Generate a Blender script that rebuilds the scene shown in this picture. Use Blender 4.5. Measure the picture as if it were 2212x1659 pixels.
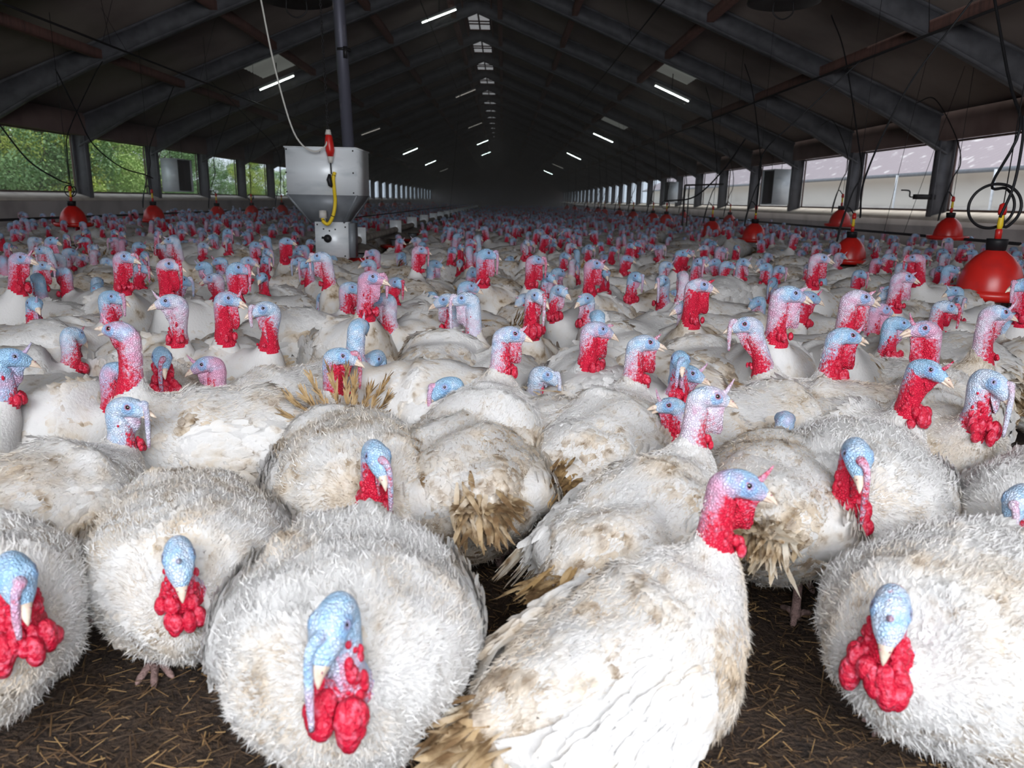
import bpy, math, random
import numpy as np
from mathutils import Matrix, Vector
C = bpy.context.scene.collection
PI = math.pi
for o in list(bpy.data.objects): bpy.data.objects.remove(o)

# ---------------------------------------------------------------- camera
F = 1616.0; CX, CY = 1106.0, 829.5
def nrm(v): return v / np.linalg.norm(v)
_Y = nrm(np.array([(1087-CX)/F, -(432-CY)/F, -1.0]))
_Z = np.array([137.0, 6545.0, 1616.0]); _Z = nrm(_Z - (_Z@_Y)*_Y)
_X = np.cross(_Y, _Z)
RC = np.array([_X, _Y, _Z]); CAM = np.array([0.0, 0.0, 1.0])
cam_d = bpy.data.cameras.new('camera'); cam = bpy.data.objects.new('camera', cam_d); C.objects.link(cam)
cam_d.sensor_width = 36.0; cam_d.lens = F*36.0/2212.0; cam_d.clip_start = .02; cam_d.clip_end = 400
m = Matrix.Identity(4)
for i in range(3):
    for j in range(3): m[i][j] = float(RC[i][j])
m.translation = Vector(CAM); cam.matrix_world = m
cam_d.dof.use_dof = True; cam_d.dof.focus_distance = 2.9; cam_d.dof.aperture_fstop = 5.0
bpy.context.scene.camera = cam
def ray(px, py): return RC@np.array([(px-CX)/F, -(py-CY)/F, -1.0])
def atz(px, py, z): d = ray(px, py); return CAM+d*((z-CAM[2])/d[2])
def atx(px, py, x): d = ray(px, py); return CAM+d*((x-CAM[0])/d[0])
def aty(px, py, y): d = ray(px, py); return CAM+d*((y-CAM[1])/d[1])
def pix(p):
    q = RC.T@(np.array(p, float)-CAM); return CX+F*q[0]/-q[2], CY-F*q[1]/-q[2]

# ---------------------------------------------------------------- world, light, exposure
sc = bpy.context.scene
sc.view_settings.view_transform = 'Standard'; sc.view_settings.look = 'None'
sc.view_settings.exposure = 0.1; sc.view_settings.gamma = 1.0; sc.view_settings.use_curve_mapping = False
sc.cycles.max_bounces = 5; sc.cycles.diffuse_bounces = 3; sc.cycles.glossy_bounces = 2
sc.cycles.transmission_bounces = 3; sc.cycles.transparent_max_bounces = 8; sc.cycles.volume_bounces = 0
sc.cycles.use_denoising = True; sc.cycles.use_adaptive_sampling = True; sc.cycles.adaptive_threshold = .02; sc.cycles.caustics_reflective = False; sc.cycles.caustics_refractive = False
sc.cycles.sample_clamp_indirect = 4.0
w = bpy.data.worlds.new('sky'); sc.world = w; w.use_nodes = True
bg = w.node_tree.nodes['Background']; bg.inputs[0].default_value = (0.80, 0.88, 1.0, 1); bg.inputs[1].default_value = 1.5
# daylight entering through the open barn doorway behind the photographer
ld = bpy.data.lights.new('doorway_daylight', 'AREA'); ld.shape = 'RECTANGLE'; ld.size = 4.8; ld.size_y = 1.9
ld.energy = 370; ld.color = (0.95, 0.97, 1.0)
lo = bpy.data.objects.new('doorway_daylight', ld); C.objects.link(lo)
lo.location = (0.2, -2.3, 2.45); lo.rotation_euler = (math.radians(60), 0, 0)

sd_ = bpy.data.lights.new('soft_sun', 'SUN'); sd_.energy = 3.4; sd_.angle = math.radians(35); sd_.color = (1, .97, .92)
so_ = bpy.data.objects.new('soft_sun', sd_); C.objects.link(so_); so_.rotation_euler = (math.radians(-15), math.radians(26), 0); so_.location = (0, 0, 30)

# ---------------------------------------------------------------- helpers
class MB:
    """collects geometry for one mesh"""
    def __init__(s): s.V = []; s.Fq = []; s.Ft = []; s.n = 0; s.mq = []; s.mt = []; s.col = []
    def add(s, V, quads=None, tris=None, mat=0, col=None):
        V = np.asarray(V, float).reshape(-1, 3); s.V.append(V)
        if quads is not None and len(quads):
            q = np.asarray(quads, int).reshape(-1, 4)+s.n; s.Fq.append(q); s.mq.append(np.full(len(q), mat))
        if tris is not None and len(tris):
            t = np.asarray(tris, int).reshape(-1, 3)+s.n; s.Ft.append(t); s.mt.append(np.full(len(t), mat))
        if col is None: col = np.zeros((len(V), 4))
        s.col.append(np.broadcast_to(np.asarray(col, float), (len(V), 4)))
        s.n += len(V); return s
    def box(s, c, d, rz=0.0, mat=0, M=None):
        x, y, z = np.array(d)/2.0
        V = np.array([[-x,-y,-z],[x,-y,-z],[x,y,-z],[-x,y,-z],[-x,-y,z],[x,-y,z],[x,y,z],[-x,y,z]])
        if rz: V = V@np.array([[math.cos(rz), math.sin(rz), 0], [-math.sin(rz), math.cos(rz), 0], [0,0,1]])
        if M is not None: V = V@np.asarray(M).T
        return s.add(V+np.array(c), [[0,3,2,1],[4,5,6,7],[0,1,5,4],[1,2,6,5],[2,3,7,6],[3,0,4,7]], mat=mat)
    def tube(s, P, r, n=8, mat=0, caps=True, col=None, flat=None):
        P = np.asarray(P, float); k = len(P); r = np.broadcast_to(np.asarray(r, float), (k,))
        T = np.gradient(P, axis=0); T /= np.linalg.norm(T, axis=1)[:, None]+1e-12
        ref = np.array([0,0,1.0]) if abs(T[0][2]) < .9 else np.array([1.0,0,0])
        A = np.zeros_like(P); a = np.cross(T[0], ref); a /= np.linalg.norm(a)
        for i in range(k):
            a = a-(a@T[i])*T[i]; a /= np.linalg.norm(a)+1e-12; A[i] = a
        B = np.cross(T, A)
        th = np.arange(n)*2*PI/n
        V = P[:,None,:]+r[:,None,None]*(np.cos(th)[None,:,None]*A[:,None,:]+np.sin(th)[None,:,None]*B[:,None,:])
        return s.grid(V, mat=mat, caps=caps, col=col)
    def grid(s, V, mat=0, caps=True, col=None, wrap=True):
        V = np.asarray(V, float); k, n = V.shape[:2]
        i = np.arange(k-1)[:,None]; j = np.arange(n if wrap else n-1)[None,:]; j2 = (j+1) % n
        q = np.stack([i*n+j, i*n+j2, (i+1)*n+j2, (i+1)*n+j], -1).reshape(-1, 4)
        VV = V.reshape(-1, 3); tr = []
        if caps and wrap:
            VV = np.vstack([VV, V[0].mean(0), V[-1].mean(0)]); a, b = k*n, k*n+1
            jj = np.arange(n); j2 = (jj+1) % n
            tr = np.vstack([np.stack([np.full(n, a), j2, jj], 1), np.stack([np.full(n, b), (k-1)*n+jj, (k-1)*n+j2], 1)])
            if col is not None and np.ndim(col) > 1:
                col = np.asarray(col).reshape(-1, 4); col = np.vstack([col, col[0], col[-1]])
        elif col is not None and np.ndim(col) > 1: col = np.asarray(col).reshape(-1, 4)
        return s.add(VV, q, tr, mat, col)
    def lathe(s, prof, c=(0,0,0), n=20, mat=0):
        prof = np.asarray(prof, float); th = np.arange(n)*2*PI/n
        V = np.stack([prof[:,0][:,None]*np.cos(th), prof[:,0][:,None]*np.sin(th), np.repeat(prof[:,1][:,None], n, 1)], -1)
        return s.grid(V+np.array(c), mat=mat)
    def ball(s, c, r, n=8, k=6, mat=0, col=None):
        r = np.broadcast_to(np.asarray(r, float), (3,)); ph = np.linspace(-PI/2+.08, PI/2-.08, k); th = np.arange(n)*2*PI/n
        V = np.stack([np.cos(ph)[:,None]*np.cos(th), np.cos(ph)[:,None]*np.sin(th), np.repeat(np.sin(ph)[:,None], n, 1)], -1)*r+np.array(c)
        return s.grid(V, mat=mat, col=col)
    def mesh(s, name, mats, smooth=True, attr=False):
        V = np.vstack(s.V).astype(np.float32); nq = sum(map(len, s.Fq)); nt = sum(map(len, s.Ft))
        Q = np.vstack(s.Fq) if nq else np.zeros((0,4), int); T = np.vstack(s.Ft) if nt else np.zeros((0,3), int)
        me = bpy.data.meshes.new(name); me.vertices.add(len(V)); me.vertices.foreach_set('co', V.ravel())
        loops = np.concatenate([Q.ravel(), T.ravel()]).astype(np.int32)
        me.loops.add(len(loops)); me.loops.foreach_set('vertex_index', loops)
        starts = np.concatenate([np.arange(nq)*4, nq*4+np.arange(nt)*3]).astype(np.int32)
        me.polygons.add(nq+nt); me.polygons.foreach_set('loop_start', starts)
        mi = np.concatenate(s.mq+s.mt).astype(np.int32); me.polygons.foreach_set('material_index', mi)
        me.update(calc_edges=True)
        if smooth: me.polygons.foreach_set('use_smooth', np.ones(nq+nt, bool))
        for m_ in (mats if isinstance(mats, (list, tuple)) else [mats]): me.materials.append(m_)
        if attr:
            a = me.color_attributes.new('skin', 'FLOAT_COLOR', 'POINT'); a.data.foreach_set('color', np.vstack(s.col).astype(np.float32).ravel())
        return me
    def build(s, name, mats, parent=None, smooth=True, attr=False, kind=None):
        return link(name, s.mesh(name, mats, smooth, attr), parent, kind)
def link(name, data, parent=None, kind=None):
    o = bpy.data.objects.new(name, data); C.objects.link(o)
    if parent is not None: o.parent = parent
    if kind: o['kind'] = kind
    return o
def tag(o, label=None, cat=None, group=None, kind=None):
    if label: o['label'] = label
    if cat: o['category'] = cat
    if group: o['group'] = group
    if kind: o['kind'] = kind
    return o
def empty(name, loc=(0,0,0), rz=0.0):
    o = bpy.data.objects.new(name, None); C.objects.link(o); o.location = loc; o.rotation_euler = (0,0,rz); o.empty_display_size = .1
    return o
def curve_pts(P, n=24):
    """Catmull-Rom through P"""
    P = np.asarray(P, float); P = np.vstack([2*P[0]-P[1], P, 2*P[-1]-P[-2]]); out = []
    segs = len(P)-3; per = max(2, n//segs)
    for i in range(segs):
        p0, p1, p2, p3 = P[i:i+4]
        for t in np.linspace(0, 1, per, endpoint=False):
            out.append(.5*((2*p1)+(-p0+p2)*t+(2*p0-5*p1+4*p2-p3)*t*t+(-p0+3*p1-3*p2+p3)*t**3))
    out.append(P[-2]); return np.array(out)

# ---------------------------------------------------------------- materials
def mat(name, col, rough=.6, metal=0.0, noise=None, bump=0.0, bscale=50, emit=None, coord='Object', spec=.3):
    """noise = (scale, colour, lo, hi[, stretch])"""
    m_ = bpy.data.materials.new(name); m_.use_nodes = True; nt = m_.node_tree; b = nt.nodes['Principled BSDF']
    b.inputs['Base Color'].default_value = (*col, 1); b.inputs['Roughness'].default_value = rough
    b.inputs['Metallic'].default_value = metal; b.inputs['Specular IOR Level'].default_value = spec
    tc = nt.nodes.new('ShaderNodeTexCoord')
    if noise:
        mp = nt.nodes.new('ShaderNodeMapping'); nt.links.new(tc.outputs[coord], mp.inputs[0])
        if len(noise) > 4: mp.inputs['Scale'].default_value = noise[4]
        nz = nt.nodes.new('ShaderNodeTexNoise'); nz.inputs['Scale'].default_value = noise[0]; nz.inputs['Detail'].default_value = 6
        nt.links.new(mp.outputs[0], nz.inputs['Vector'])
        rp = nt.nodes.new('ShaderNodeMapRange'); rp.inputs[1].default_value = noise[2]; rp.inputs[2].default_value = noise[3]
        nt.links.new(nz.outputs[0], rp.inputs[0])
        mx = nt.nodes.new('ShaderNodeMix'); mx.data_type = 'RGBA'; mx.inputs[6].default_value = (*col, 1); mx.inputs[7].default_value = (*noise[1], 1)
        nt.links.new(rp.outputs[0], mx.inputs[0]); nt.links.new(mx.outputs[2], b.inputs['Base Color'])
    if bump:
        nb = nt.nodes.new('ShaderNodeTexNoise'); nb.inputs['Scale'].default_value = bscale; nb.inputs['Detail'].default_value = 4
        nt.links.new(tc.outputs[coord], nb.inputs['Vector'])
        bp = nt.nodes.new('ShaderNodeBump'); bp.inputs['Strength'].default_value = bump; bp.inputs['Distance'].default_value = .01
        nt.links.new(nb.outputs[0], bp.inputs['Height']); nt.links.new(bp.outputs[0], b.inputs['Normal'])
    if emit: b.inputs['Emission Color'].default_value = (*emit[0], 1); b.inputs['Emission Strength'].default_value = emit[1]
    return m_
M = {}
M['frame_steel'] = mat('painted_frame_steel', (.125,.125,.14), .55, .0, (6, (.08,.08,.09), .4, .7))
M['purlin'] = mat('red_brown_purlin_wood', (.13,.065,.055), .8, 0, (3, (.08,.045,.04), .4, .7, (.3,6,1)))
M['roof'] = mat('dusty_roof_board', (.20,.165,.15), .9, 0, (1.2, (.14,.11,.10), .4, .75))
M['fascia'] = mat('eave_board', (.17,.115,.105), .85, 0, (2, (.12,.075,.07), .4, .7))
M['wall'] = mat('rendered_low_wall', (.45,.41,.40), .9, 0, (1.5, (.30,.27,.26), .45, .7), .1, 12)
M['sill'] = mat('dusty_concrete_sill', (.82,.74,.64), .9, 0, (3, (.6,.53,.46), .5, .75), .1, 20)
M['galv'] = mat('galvanised_sheet', (.93,.97,1.0), .4, .12, (3.2, (.66,.72,.76), .5, .8, (1,1,3)), .03, 60)
M['galv_dark'] = mat('weathered_galvanised_sheet', (.24,.26,.28), .45, .2, (5, (.18,.19,.21), .4, .7))
M['grey_paint'] = mat('grey_feed_pipe', (.20,.18,.16), .6, .2, (8, (.12,.10,.09), .4, .7))
M['red_plastic'] = mat('red_plastic', (.62,.02,.015), .32, 0, (9, (.42,.02,.02), .5, .8), spec=.5)
M['black'] = mat('black_rubber', (.012,.012,.014), .5)
M['wire'] = mat('dark_steel_wire', (.03,.028,.03), .5, .5)
M['yellow'] = mat('yellow_cable', (.85,.60,.03), .4)
M['white_plastic'] = mat('greyish_plastic', (.62,.60,.56), .5)
M['post_pipe'] = mat('scuffed_dark_pipe', (.10,.10,.13), .5, .3, (14, (.28,.26,.28), .62, .75, (1,1,.35)))
M['fanblack'] = mat('dark_fan', (.03,.028,.028), .5)
M['tube_on'] = mat('lit_tube', (.9,.95,.9), .4, emit=((.88,1.0,.92), 9.0))
M['tube_dim'] = mat('dim_tube', (.55,.55,.5), .4, emit=((1,.9,.8), .35))
M['lampbody'] = mat('lamp_housing', (.30,.30,.30), .5)
# ================================================================ the barn
XR, XL, XM = 7.0, -8.3, -0.68
ZE, ZR = 2.50, 5.55
Y0, Y1 = -2.4, 92.0
def roofz(x): return ZE+(ZR-ZE)*((XR-x)/(XR-XM) if x > XM else (x-XL)/(XM-XL))
FY = [0.1+3.12*k for k in range(30)]
# floor of litter
nx, ny = 60, 90
gx = np.linspace(XL-.1, XR+.1, nx); gy = np.concatenate([np.linspace(Y0, 8, 60), np.linspace(8.5, Y1, 30)])
rng = np.random.default_rng(3)
GX, GY = np.meshgrid(gx, gy); GZ = rng.uniform(-.008, .008, GX.shape)
V = np.stack([GX, GY, GZ], -1)
def litter_mat():
    m_ = bpy.data.materials.new('trampled_litter'); m_.use_nodes = True; nt = m_.node_tree; b = nt.nodes['Principled BSDF']; b.inputs['Roughness'].default_value = .95
    tc = nt.nodes.new('ShaderNodeTexCoord'); n1 = nt.nodes.new('ShaderNodeTexNoise'); n1.inputs['Scale'].default_value = 7; n1.inputs['Detail'].default_value = 8
    n2 = nt.nodes.new('ShaderNodeTexNoise'); n2.inputs['Scale'].default_value = 90; n2.inputs['Detail'].default_value = 4
    cr = nt.nodes.new('ShaderNodeValToRGB'); cr.color_ramp.elements[0].position = .35; cr.color_ramp.elements[0].color = (.018,.011,.008,1)
    cr.color_ramp.elements[1].position = .72; cr.color_ramp.elements[1].color = (.085,.05,.028,1)
    ad = nt.nodes.new('ShaderNodeMath'); ad.operation = 'MULTIPLY_ADD'; ad.inputs[1].default_value = .55
    nt.links.new(tc.outputs['Object'], n1.inputs[0]); nt.links.new(tc.outputs['Object'], n2.inputs[0])
    mu = nt.nodes.new('ShaderNodeMath'); mu.operation = 'MULTIPLY'; mu.inputs[1].default_value = .45
    nt.links.new(n1.outputs[0], mu.inputs[0]); nt.links.new(n2.outputs[0], ad.inputs[0]); nt.links.new(mu.outputs[0], ad.inputs[2])
    nt.links.new(ad.outputs[0], cr.inputs[0]); nt.links.new(cr.outputs[0], b.inputs['Base Color'])
    bp = nt.nodes.new('ShaderNodeBump'); bp.inputs['Strength'].default_value = .9; bp.inputs['Distance'].default_value = .02
    nt.links.new(n2.outputs[0], bp.inputs['Height']); nt.links.new(bp.outputs[0], b.inputs['Normal']); return m_
fb = MB(); fb.grid(V, wrap=False); fb.build('floor', litter_mat(), kind='structure')
# straw lying on the floor, denser where the floor shows
def straw():
    N = 40000; r = np.random.default_rng(5)
    x = np.concatenate([r.uniform(-.9, 2.1, 24000), r.uniform(-3, 4, N-24000)]); y = np.concatenate([r.uniform(.7, 3.2, 24000), r.uniform(.5, 7, N-24000)])
    a = r.uniform(0, 2*PI, N); L = r.gamma(2.5, .009, N)+.006; wd = r.uniform(.0005, .0016, N); t = r.normal(0, .10, N); z = r.uniform(.008, .018, N)
    d = np.stack([np.cos(a)*np.cos(t), np.sin(a)*np.cos(t), np.sin(t)], 1); s_ = np.stack([-np.sin(a), np.cos(a), np.zeros(N)], 1); up = np.array([0,0,1.0])
    c = np.stack([x, y, z+np.abs(np.sin(t))*L*.5], 1)
    P = [c-d*L[:,None]/2-s_*wd[:,None], c-d*L[:,None]/2+s_*wd[:,None], c+d*L[:,None]/2+s_*wd[:,None], c+d*L[:,None]/2-s_*wd[:,None],
         c-d*L[:,None]/2+up*wd[:,None]*1.2, c+d*L[:,None]/2+up*wd[:,None]*1.2]
    V = np.stack(P, 1).reshape(-1, 3); i = np.arange(N)*6
    q = np.concatenate([np.stack([i, i+3, i+5, i+4], 1), np.stack([i+4, i+5, i+2, i+1], 1)])
    tone = r.uniform(0, 1, N)**2.2; col = np.repeat(np.stack([tone, tone, tone, np.ones(N)], 1), 6, 0)
    m_ = bpy.data.materials.new('straw'); m_.use_nodes = True; nt = m_.node_tree; b = nt.nodes['Principled BSDF']; b.inputs['Roughness'].default_value = .7
    at = nt.nodes.new('ShaderNodeAttribute'); at.attribute_name = 'skin'; cr = nt.nodes.new('ShaderNodeValToRGB')
    cr.color_ramp.elements[0].color = (.035,.02,.010,1); cr.color_ramp.elements[1].color = (.34,.21,.085,1); cr.color_ramp.elements.new(.5).color = (.12,.065,.028,1)
    nt.links.new(at.outputs['Fac'], cr.inputs[0]); nt.links.new(cr.outputs[0], b.inputs['Base Color'])
    mb = MB(); mb.add(V, q, col=col); o = mb.build('straw_litter', m_, attr=True, smooth=False)
    tag(o, 'chopped golden straw scattered over the dark litter floor', 'straw', kind='stuff')
straw()
# low side walls with deep sills
for side, X in (('right', XR), ('left', XL)):
    s = 1 if X > 0 else -1
    mb = MB(); mb.box((X+s*.2, (Y0+Y1)/2, .41), (.40, Y1-Y0, .82)); mb.build('wall_'+side, M['wall'], kind='structure', smooth=False)
    mb = MB(); y0, y1 = Y0, Y1   # sloping sill: inner edge low, outer edge higher
    V = [[X-s*.03,y0,.82],[X-s*.03,y0,.86],[X+s*.36,y0,.985],[X+s*.42,y0,.80],[X-s*.03,y1,.82],[X-s*.03,y1,.86],[X+s*.36,y1,.985],[X+s*.42,y1,.82]]
    mb.add(V, [[0,1,5,4],[1,2,6,5],[2,3,7,6],[3,0,4,7]]); mb.build('trim_1' if s > 0 else 'trim_2', M['sill'], kind='structure', smooth=False)
    mb = MB(); mb.box((X+s*.06, (Y0+Y1)/2, 2.28), (.14, Y1-Y0, .42)); mb.build('beam_'+side, M['fascia'], kind='structure', smooth=False)
# end walls; the near one has the wide doorway the light comes through
def gable(name, y, door=None):
    mb = MB(); th = .12
    def prism(pts):
        n = len(pts); V = [[x, y-th/2, z] for x, z in pts]+[[x, y+th/2, z] for x, z in pts]
        mb.add(V, [[i, (i+1) % n, n+(i+1) % n, n+i] for i in range(n)])
        for k in range(1, n-1): mb.add([V[0], V[k], V[k+1], V[n], V[n+k+1], V[n+k]], tris=[[0,1,2],[3,4,5]])
    if door:
        a, b, h = door
        prism([(XL-.4,0),(a,0),(a,h),(XL-.4,h)]); prism([(b,0),(XR+.4,0),(XR+.4,h),(b,h)])
        prism([(XL-.4,h),(XR+.4,h),(XM,ZR)])
    else: prism([(XL-.4,0),(XR+.4,0),(XR+.4,ZE),(XM,ZR),(XL-.4,ZE)])
    mb.build(name, M['fascia'], kind='structure', smooth=False)
gable('wall_far', Y1+.06); gable('wall_near', Y0-.1, (-2.5, 2.9, 3.3))
# roof underside
mb = MB(); th = .08
for (xa, za, xb, zb) in ((XL-.6, roofz(XL)-.6*.39, XM, ZR), (XM, ZR, XR+.6, ZE-.6*.39)):
    V = [[xa,Y0,za],[xb,Y0,zb],[xb,Y1,zb],[xa,Y1,za],[xa,Y0,za+th],[xb,Y0,zb+th],[xb,Y1,zb+th],[xa,Y1,za+th]]
    mb.add(V, [[0,1,2,3],[7,6,5,4],[0,4,5,1],[1,5,6,2],[2,6,7,3],[3,7,4,0]])
mb.build('ceiling', M['roof'], kind='structure', smooth=False)
# portal frames: posts and haunched rafters, I-section
def portal():
    mb = MB()
    for s, X in ((1, XR), (-1, XL)):
        x = X+s*.14
        mb.box((x, 0, 1.62), (.24, .015, 1.54))
        mb.box((x-s*.12, 0, 1.62), (.014, .15, 1.54)); mb.box((x+s*.12, 0, 1.62), (.014, .15, 1.54))
        pts = []
        for k in range(9):
            t = k/8; xx = x+(XM-x)*t; zt = roofz(xx)-.03; d = .34+.22*max(0, 1-t/.18); pts.append((xx, zt, d))
        for (xa, za, da), (xb, zb, db) in zip(pts[:-1], pts[1:]):
            for (o0, o1, wy) in ((0, 1, .008), (0, .03/da, .075), (1-.03/da, 1, .075)):
                V = []
                for (xx, zz, dd) in ((xa, za, da), (xb, zb, db)):
                    V += [[xx,-wy,zz-dd*o0],[xx,wy,zz-dd*o0],[xx,wy,zz-dd*o1],[xx,-wy,zz-dd*o1]]
                mb.add(V, [[0,1,5,4],[1,2,6,5],[2,3,7,6],[3,0,4,7]])
    return mb.mesh('roof_beam_frame', M['frame_steel'], smooth=False)
pm = portal()
for k, y in enumerate(FY):
    o = link('beam_frame', pm, kind='structure'); o.location = (0, y, 0)
# purlins along the barn
for s in (1, -1):
    X = XR if s > 0 else XL
    for t in (.26, .50, .74, .93):
        x = X+(XM-X)*t; mb = MB(); mb.box((x, (Y0+Y1)/2, roofz(x)-.22), (.11, Y1-Y0, .13)); mb.build('purlin_beam', M['purlin'], kind='structure', smooth=False)
# cross battens on the roof panels (board joints)
# window openings: fine bird netting in a slim frame between the posts
net = bpy.data.materials.new('fine_bird_netting'); net.use_nodes = True; nt = net.node_tree
b = nt.nodes['Principled BSDF']; b.inputs['Base Color'].default_value = (.55,.52,.50,1); b.inputs['Roughness'].default_value = .8
tr = nt.nodes.new('ShaderNodeBsdfTransparent'); mx = nt.nodes.new('ShaderNodeMixShader'); mx.inputs[0].default_value = .27
nt.links.new(tr.outputs[0], mx.inputs[1]); nt.links.new(b.outputs[0], mx.inputs[2]); nt.links.new(mx.outputs[0], nt.nodes['Material Output'].inputs[0])
wn = 0
for s, X in ((1, XR), (-1, XL)):
    for a, b_ in zip(FY[:-1], FY[1:]):
        wn += 1; xx = X+s*.33; r = empty('window_%d' % wn, (xx, (a+b_)/2, 0)); r['kind'] = 'structure'; L = b_-a-.01
        fr = MB()
        fr.box((0,0,.985), (.04,L,.025)); fr.box((0,0,2.08), (.04,L,.03)); fr.box((0,-L/2,1.5), (.03,.012,1.12)); fr.box((0,L/2,1.5), (.03,.012,1.12))
        fr.build('window_frame', M['fascia'], r, smooth=False)
        g = MB(); g.add([[0,-L/2,.98],[0,L/2,.98],[0,L/2,2.09],[0,-L/2,2.09]], [[0,1,2,3]]); g.build('netting', net, r, smooth=False)
# translucent ridge lights, one unit per bay, with crossed glazing bars
rl = mat('glowing_ridge_sheet', (.5,.48,.46), .6, 0, (5, (.2,.18,.17), .4, .7), emit=((.80,.80,.82), .30))  # opaque sheet; daylight through the ridge is put in as a weak glow
for k, y in enumerate(FY[:-8]):
    if y < 8: continue
    r = empty('window_%d' % (wn+k), (XM, y+1.56, ZR-.22)); r['kind'] = 'structure'
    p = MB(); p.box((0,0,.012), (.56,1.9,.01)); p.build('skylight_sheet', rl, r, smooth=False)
    g = MB()
    for x in (-.28, 0, .28): g.box((x,0,0), (.04,1.96,.03))
    for yy in (-.95, -.05, .25, .95): g.box((0,yy,0), (.6,.06,.035))
    g.build('glazing_bar', M['purlin'], r, smooth=False)
# board closing the ridge under the skylights' sides
for x in (XM-.33, XM+.33):
    mb = MB(); mb.box((x,(Y0+Y1)/2, ZR-.17), (.03, Y1-Y0, .22)); mb.build('ridge_beam', M['purlin'], kind='structure', smooth=False)

# ---------------------------------------------------------------- fluorescent battens
def at_roof(px, py, drop):
    d = ray(px, py)
    for side in (1, -1):
        X = XR if side > 0 else XL; k = (ZR-ZE)/(XM-X)   # z = ZE+k*(x-X)
        t = (ZE-drop-k*X-CAM[2])/(d[2]-k*d[0]); p = CAM+d*t
        if t > 0 and ((p[0] > XM) == (side > 0)): return p
    return p
lamps = [(910,50,987,20,1),(560,195,637,163,1),(1413,184,1489,220,1),(984,211,1028,193,0),(780,292,822,277,0),(1011,277,1042,265,0),(870,334,903,320,1),
 (1030,313,1055,303,1),(918,357,942,347,1),(1040,336,1060,328,1),(950,371,968,364,0),(1281,288,1325,308,1),(1224,330,1255,345,1),(1193,354,1217,364,0),(1174,368,1194,377,1)]
ll = ['bright batten lamp nearest the ridge at the top, left of the skylights','bright batten lamp on the left roof slope above the feed hopper','large bright batten lamp on the right roof slope',
 'faint unlit batten lamp left of the skylights, under the topmost bright one','faint pinkish batten lamp just right of the hopper pipe','faint batten lamp beside the far end of the skylight row',
 'bright batten lamp right of the hopper, nearest of the low left row','small bright batten lamp near the ridge in the dim distance','small bright batten lamp second in the low left row',
 'small batten lamp near the ridge, farthest of the ridge row','faint batten lamp farthest in the low left row','bright batten lamp second on the right roof slope','bright batten lamp third on the right roof slope',
 'dim yellowish batten lamp among the bright right ones','small bright batten lamp farthest on the right roof slope']
for (xa,ya,xb,yb,on), lb in zip(lamps, ll):
    p = at_roof((xa+xb)/2, (ya+yb)/2, .46); yy = float(p[1]); A = aty(xa, ya, yy); B = aty(xb, yb, yy)
    c = (A+B)/2; d = B-A; L = float(np.linalg.norm(d)); ang = math.atan2(d[2], d[0])
    r = empty('batten_lamp', c); r.rotation_euler = (0, -ang, 0); tag(r, lb, 'lamp', 'fluorescent lamps under the roof')
    t = MB(); t.tube([[-L/2+.02,0,0],[L/2-.02,0,0]], .014, 8); t.build('lamp_tube', M['tube_on' if on else 'tube_dim'], r)
    h = MB(); h.box((0,0,.045), (L,.06,.045)); h.box((-L/2+.01,0,.01), (.02,.04,.05)); h.box((L/2-.01,0,.01), (.02,.04,.05)); h.build('lamp_housing', M['lampbody'], r, smooth=False)
    g = MB(); zt = roofz(c[0])-c[2]-.05
    g.box((0, 0, zt/2+.03), (.02,.008,max(.05, zt)))
    o = g.build('hanger', M['wire'], r, smooth=False); o.matrix_parent_inverse = Matrix.Identity(4); o.rotation_euler = (0, ang, 0)
    if on:
        l_ = bpy.data.lights.new('batten_light', 'AREA'); l_.shape = 'RECTANGLE'; l_.size = L; l_.size_y = .05; l_.energy = 1.6; l_.color = (.9,1,.93)
        lo_ = bpy.data.objects.new('batten_light', l_); C.objects.link(lo_); lo_.parent = r; lo_.location = (0,0,-.03)
# translucent corrugated roof sheets near two lamps
for q, lb in (((585,140),'ribbed translucent sheet in the left roof above the lit lamp'), ((1462,152),'ribbed translucent sheet in the right roof above the lit lamp'), ((1325,268),'small ribbed translucent sheet in the right roof, farther away')):
    p = at_roof(*q, .05); s = 1 if p[0] > XM else -1; mb = MB(); a = math.atan2(ZR-ZE, XR-XM)*s
    xs = np.linspace(-.45, .45, 40); zz = .012*np.sin(np.arange(40)*PI/2)
    yy = np.linspace(-.75, .75, 16); Zc = np.repeat((.012*np.cos(np.arange(16)*PI))[:,None], 40, 1)
    V = np.stack([np.repeat(xs[None], 16, 0), np.repeat(yy[:,None], 40, 1), Zc], -1); mb.grid(V, wrap=False)
    o = mb.build('roof_sheet', mat('glowing_roof_sheet', (.3,.3,.28), .5, emit=((.7,.72,.66), .10)), smooth=False)  # opaque sheet with a faint added glow in place of light passing through
    o.location = p; o.rotation_euler = (0, a, 0); tag(o, lb, 'roof sheet')

# ---------------------------------------------------------------- feed hopper
HY = 7.3
def hp(px, py, y=HY): return aty(px, py, y)
a, b2 = hp(615,315), hp(768,322); c2 = hp(620,418); d2 = hp(768,424)
hw = (b2[0]-a[0])/2; hx = (a[0]+b2[0])/2; zt = (a[2]+b2[2])/2; zm = (c2[2]+d2[2])/2; zb = hp(705,483)[2]; hd = .34; zf = hp(707,560)[2]
hop = empty('feed_hopper', (hx, HY+hd, 0)); tag(hop, 'galvanised steel feed hopper hanging above the flock, with square chute', 'hopper')
def box_open(mb, x0,x1,y0,y1,z0,z1): mb.box(((x0+x1)/2,(y0+y1)/2,(z0+z1)/2), (x1-x0,y1-y0,z1-z0))
mb = MB(); mb.box((0,0,(zt+zm)/2), (2*hw,2*hd,zt-zm)); mb.box((0,0,zt), (2*hw+.02,2*hd+.02,.012)); mb.build('hopper_bin', M['galv'], hop, smooth=False)
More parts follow.
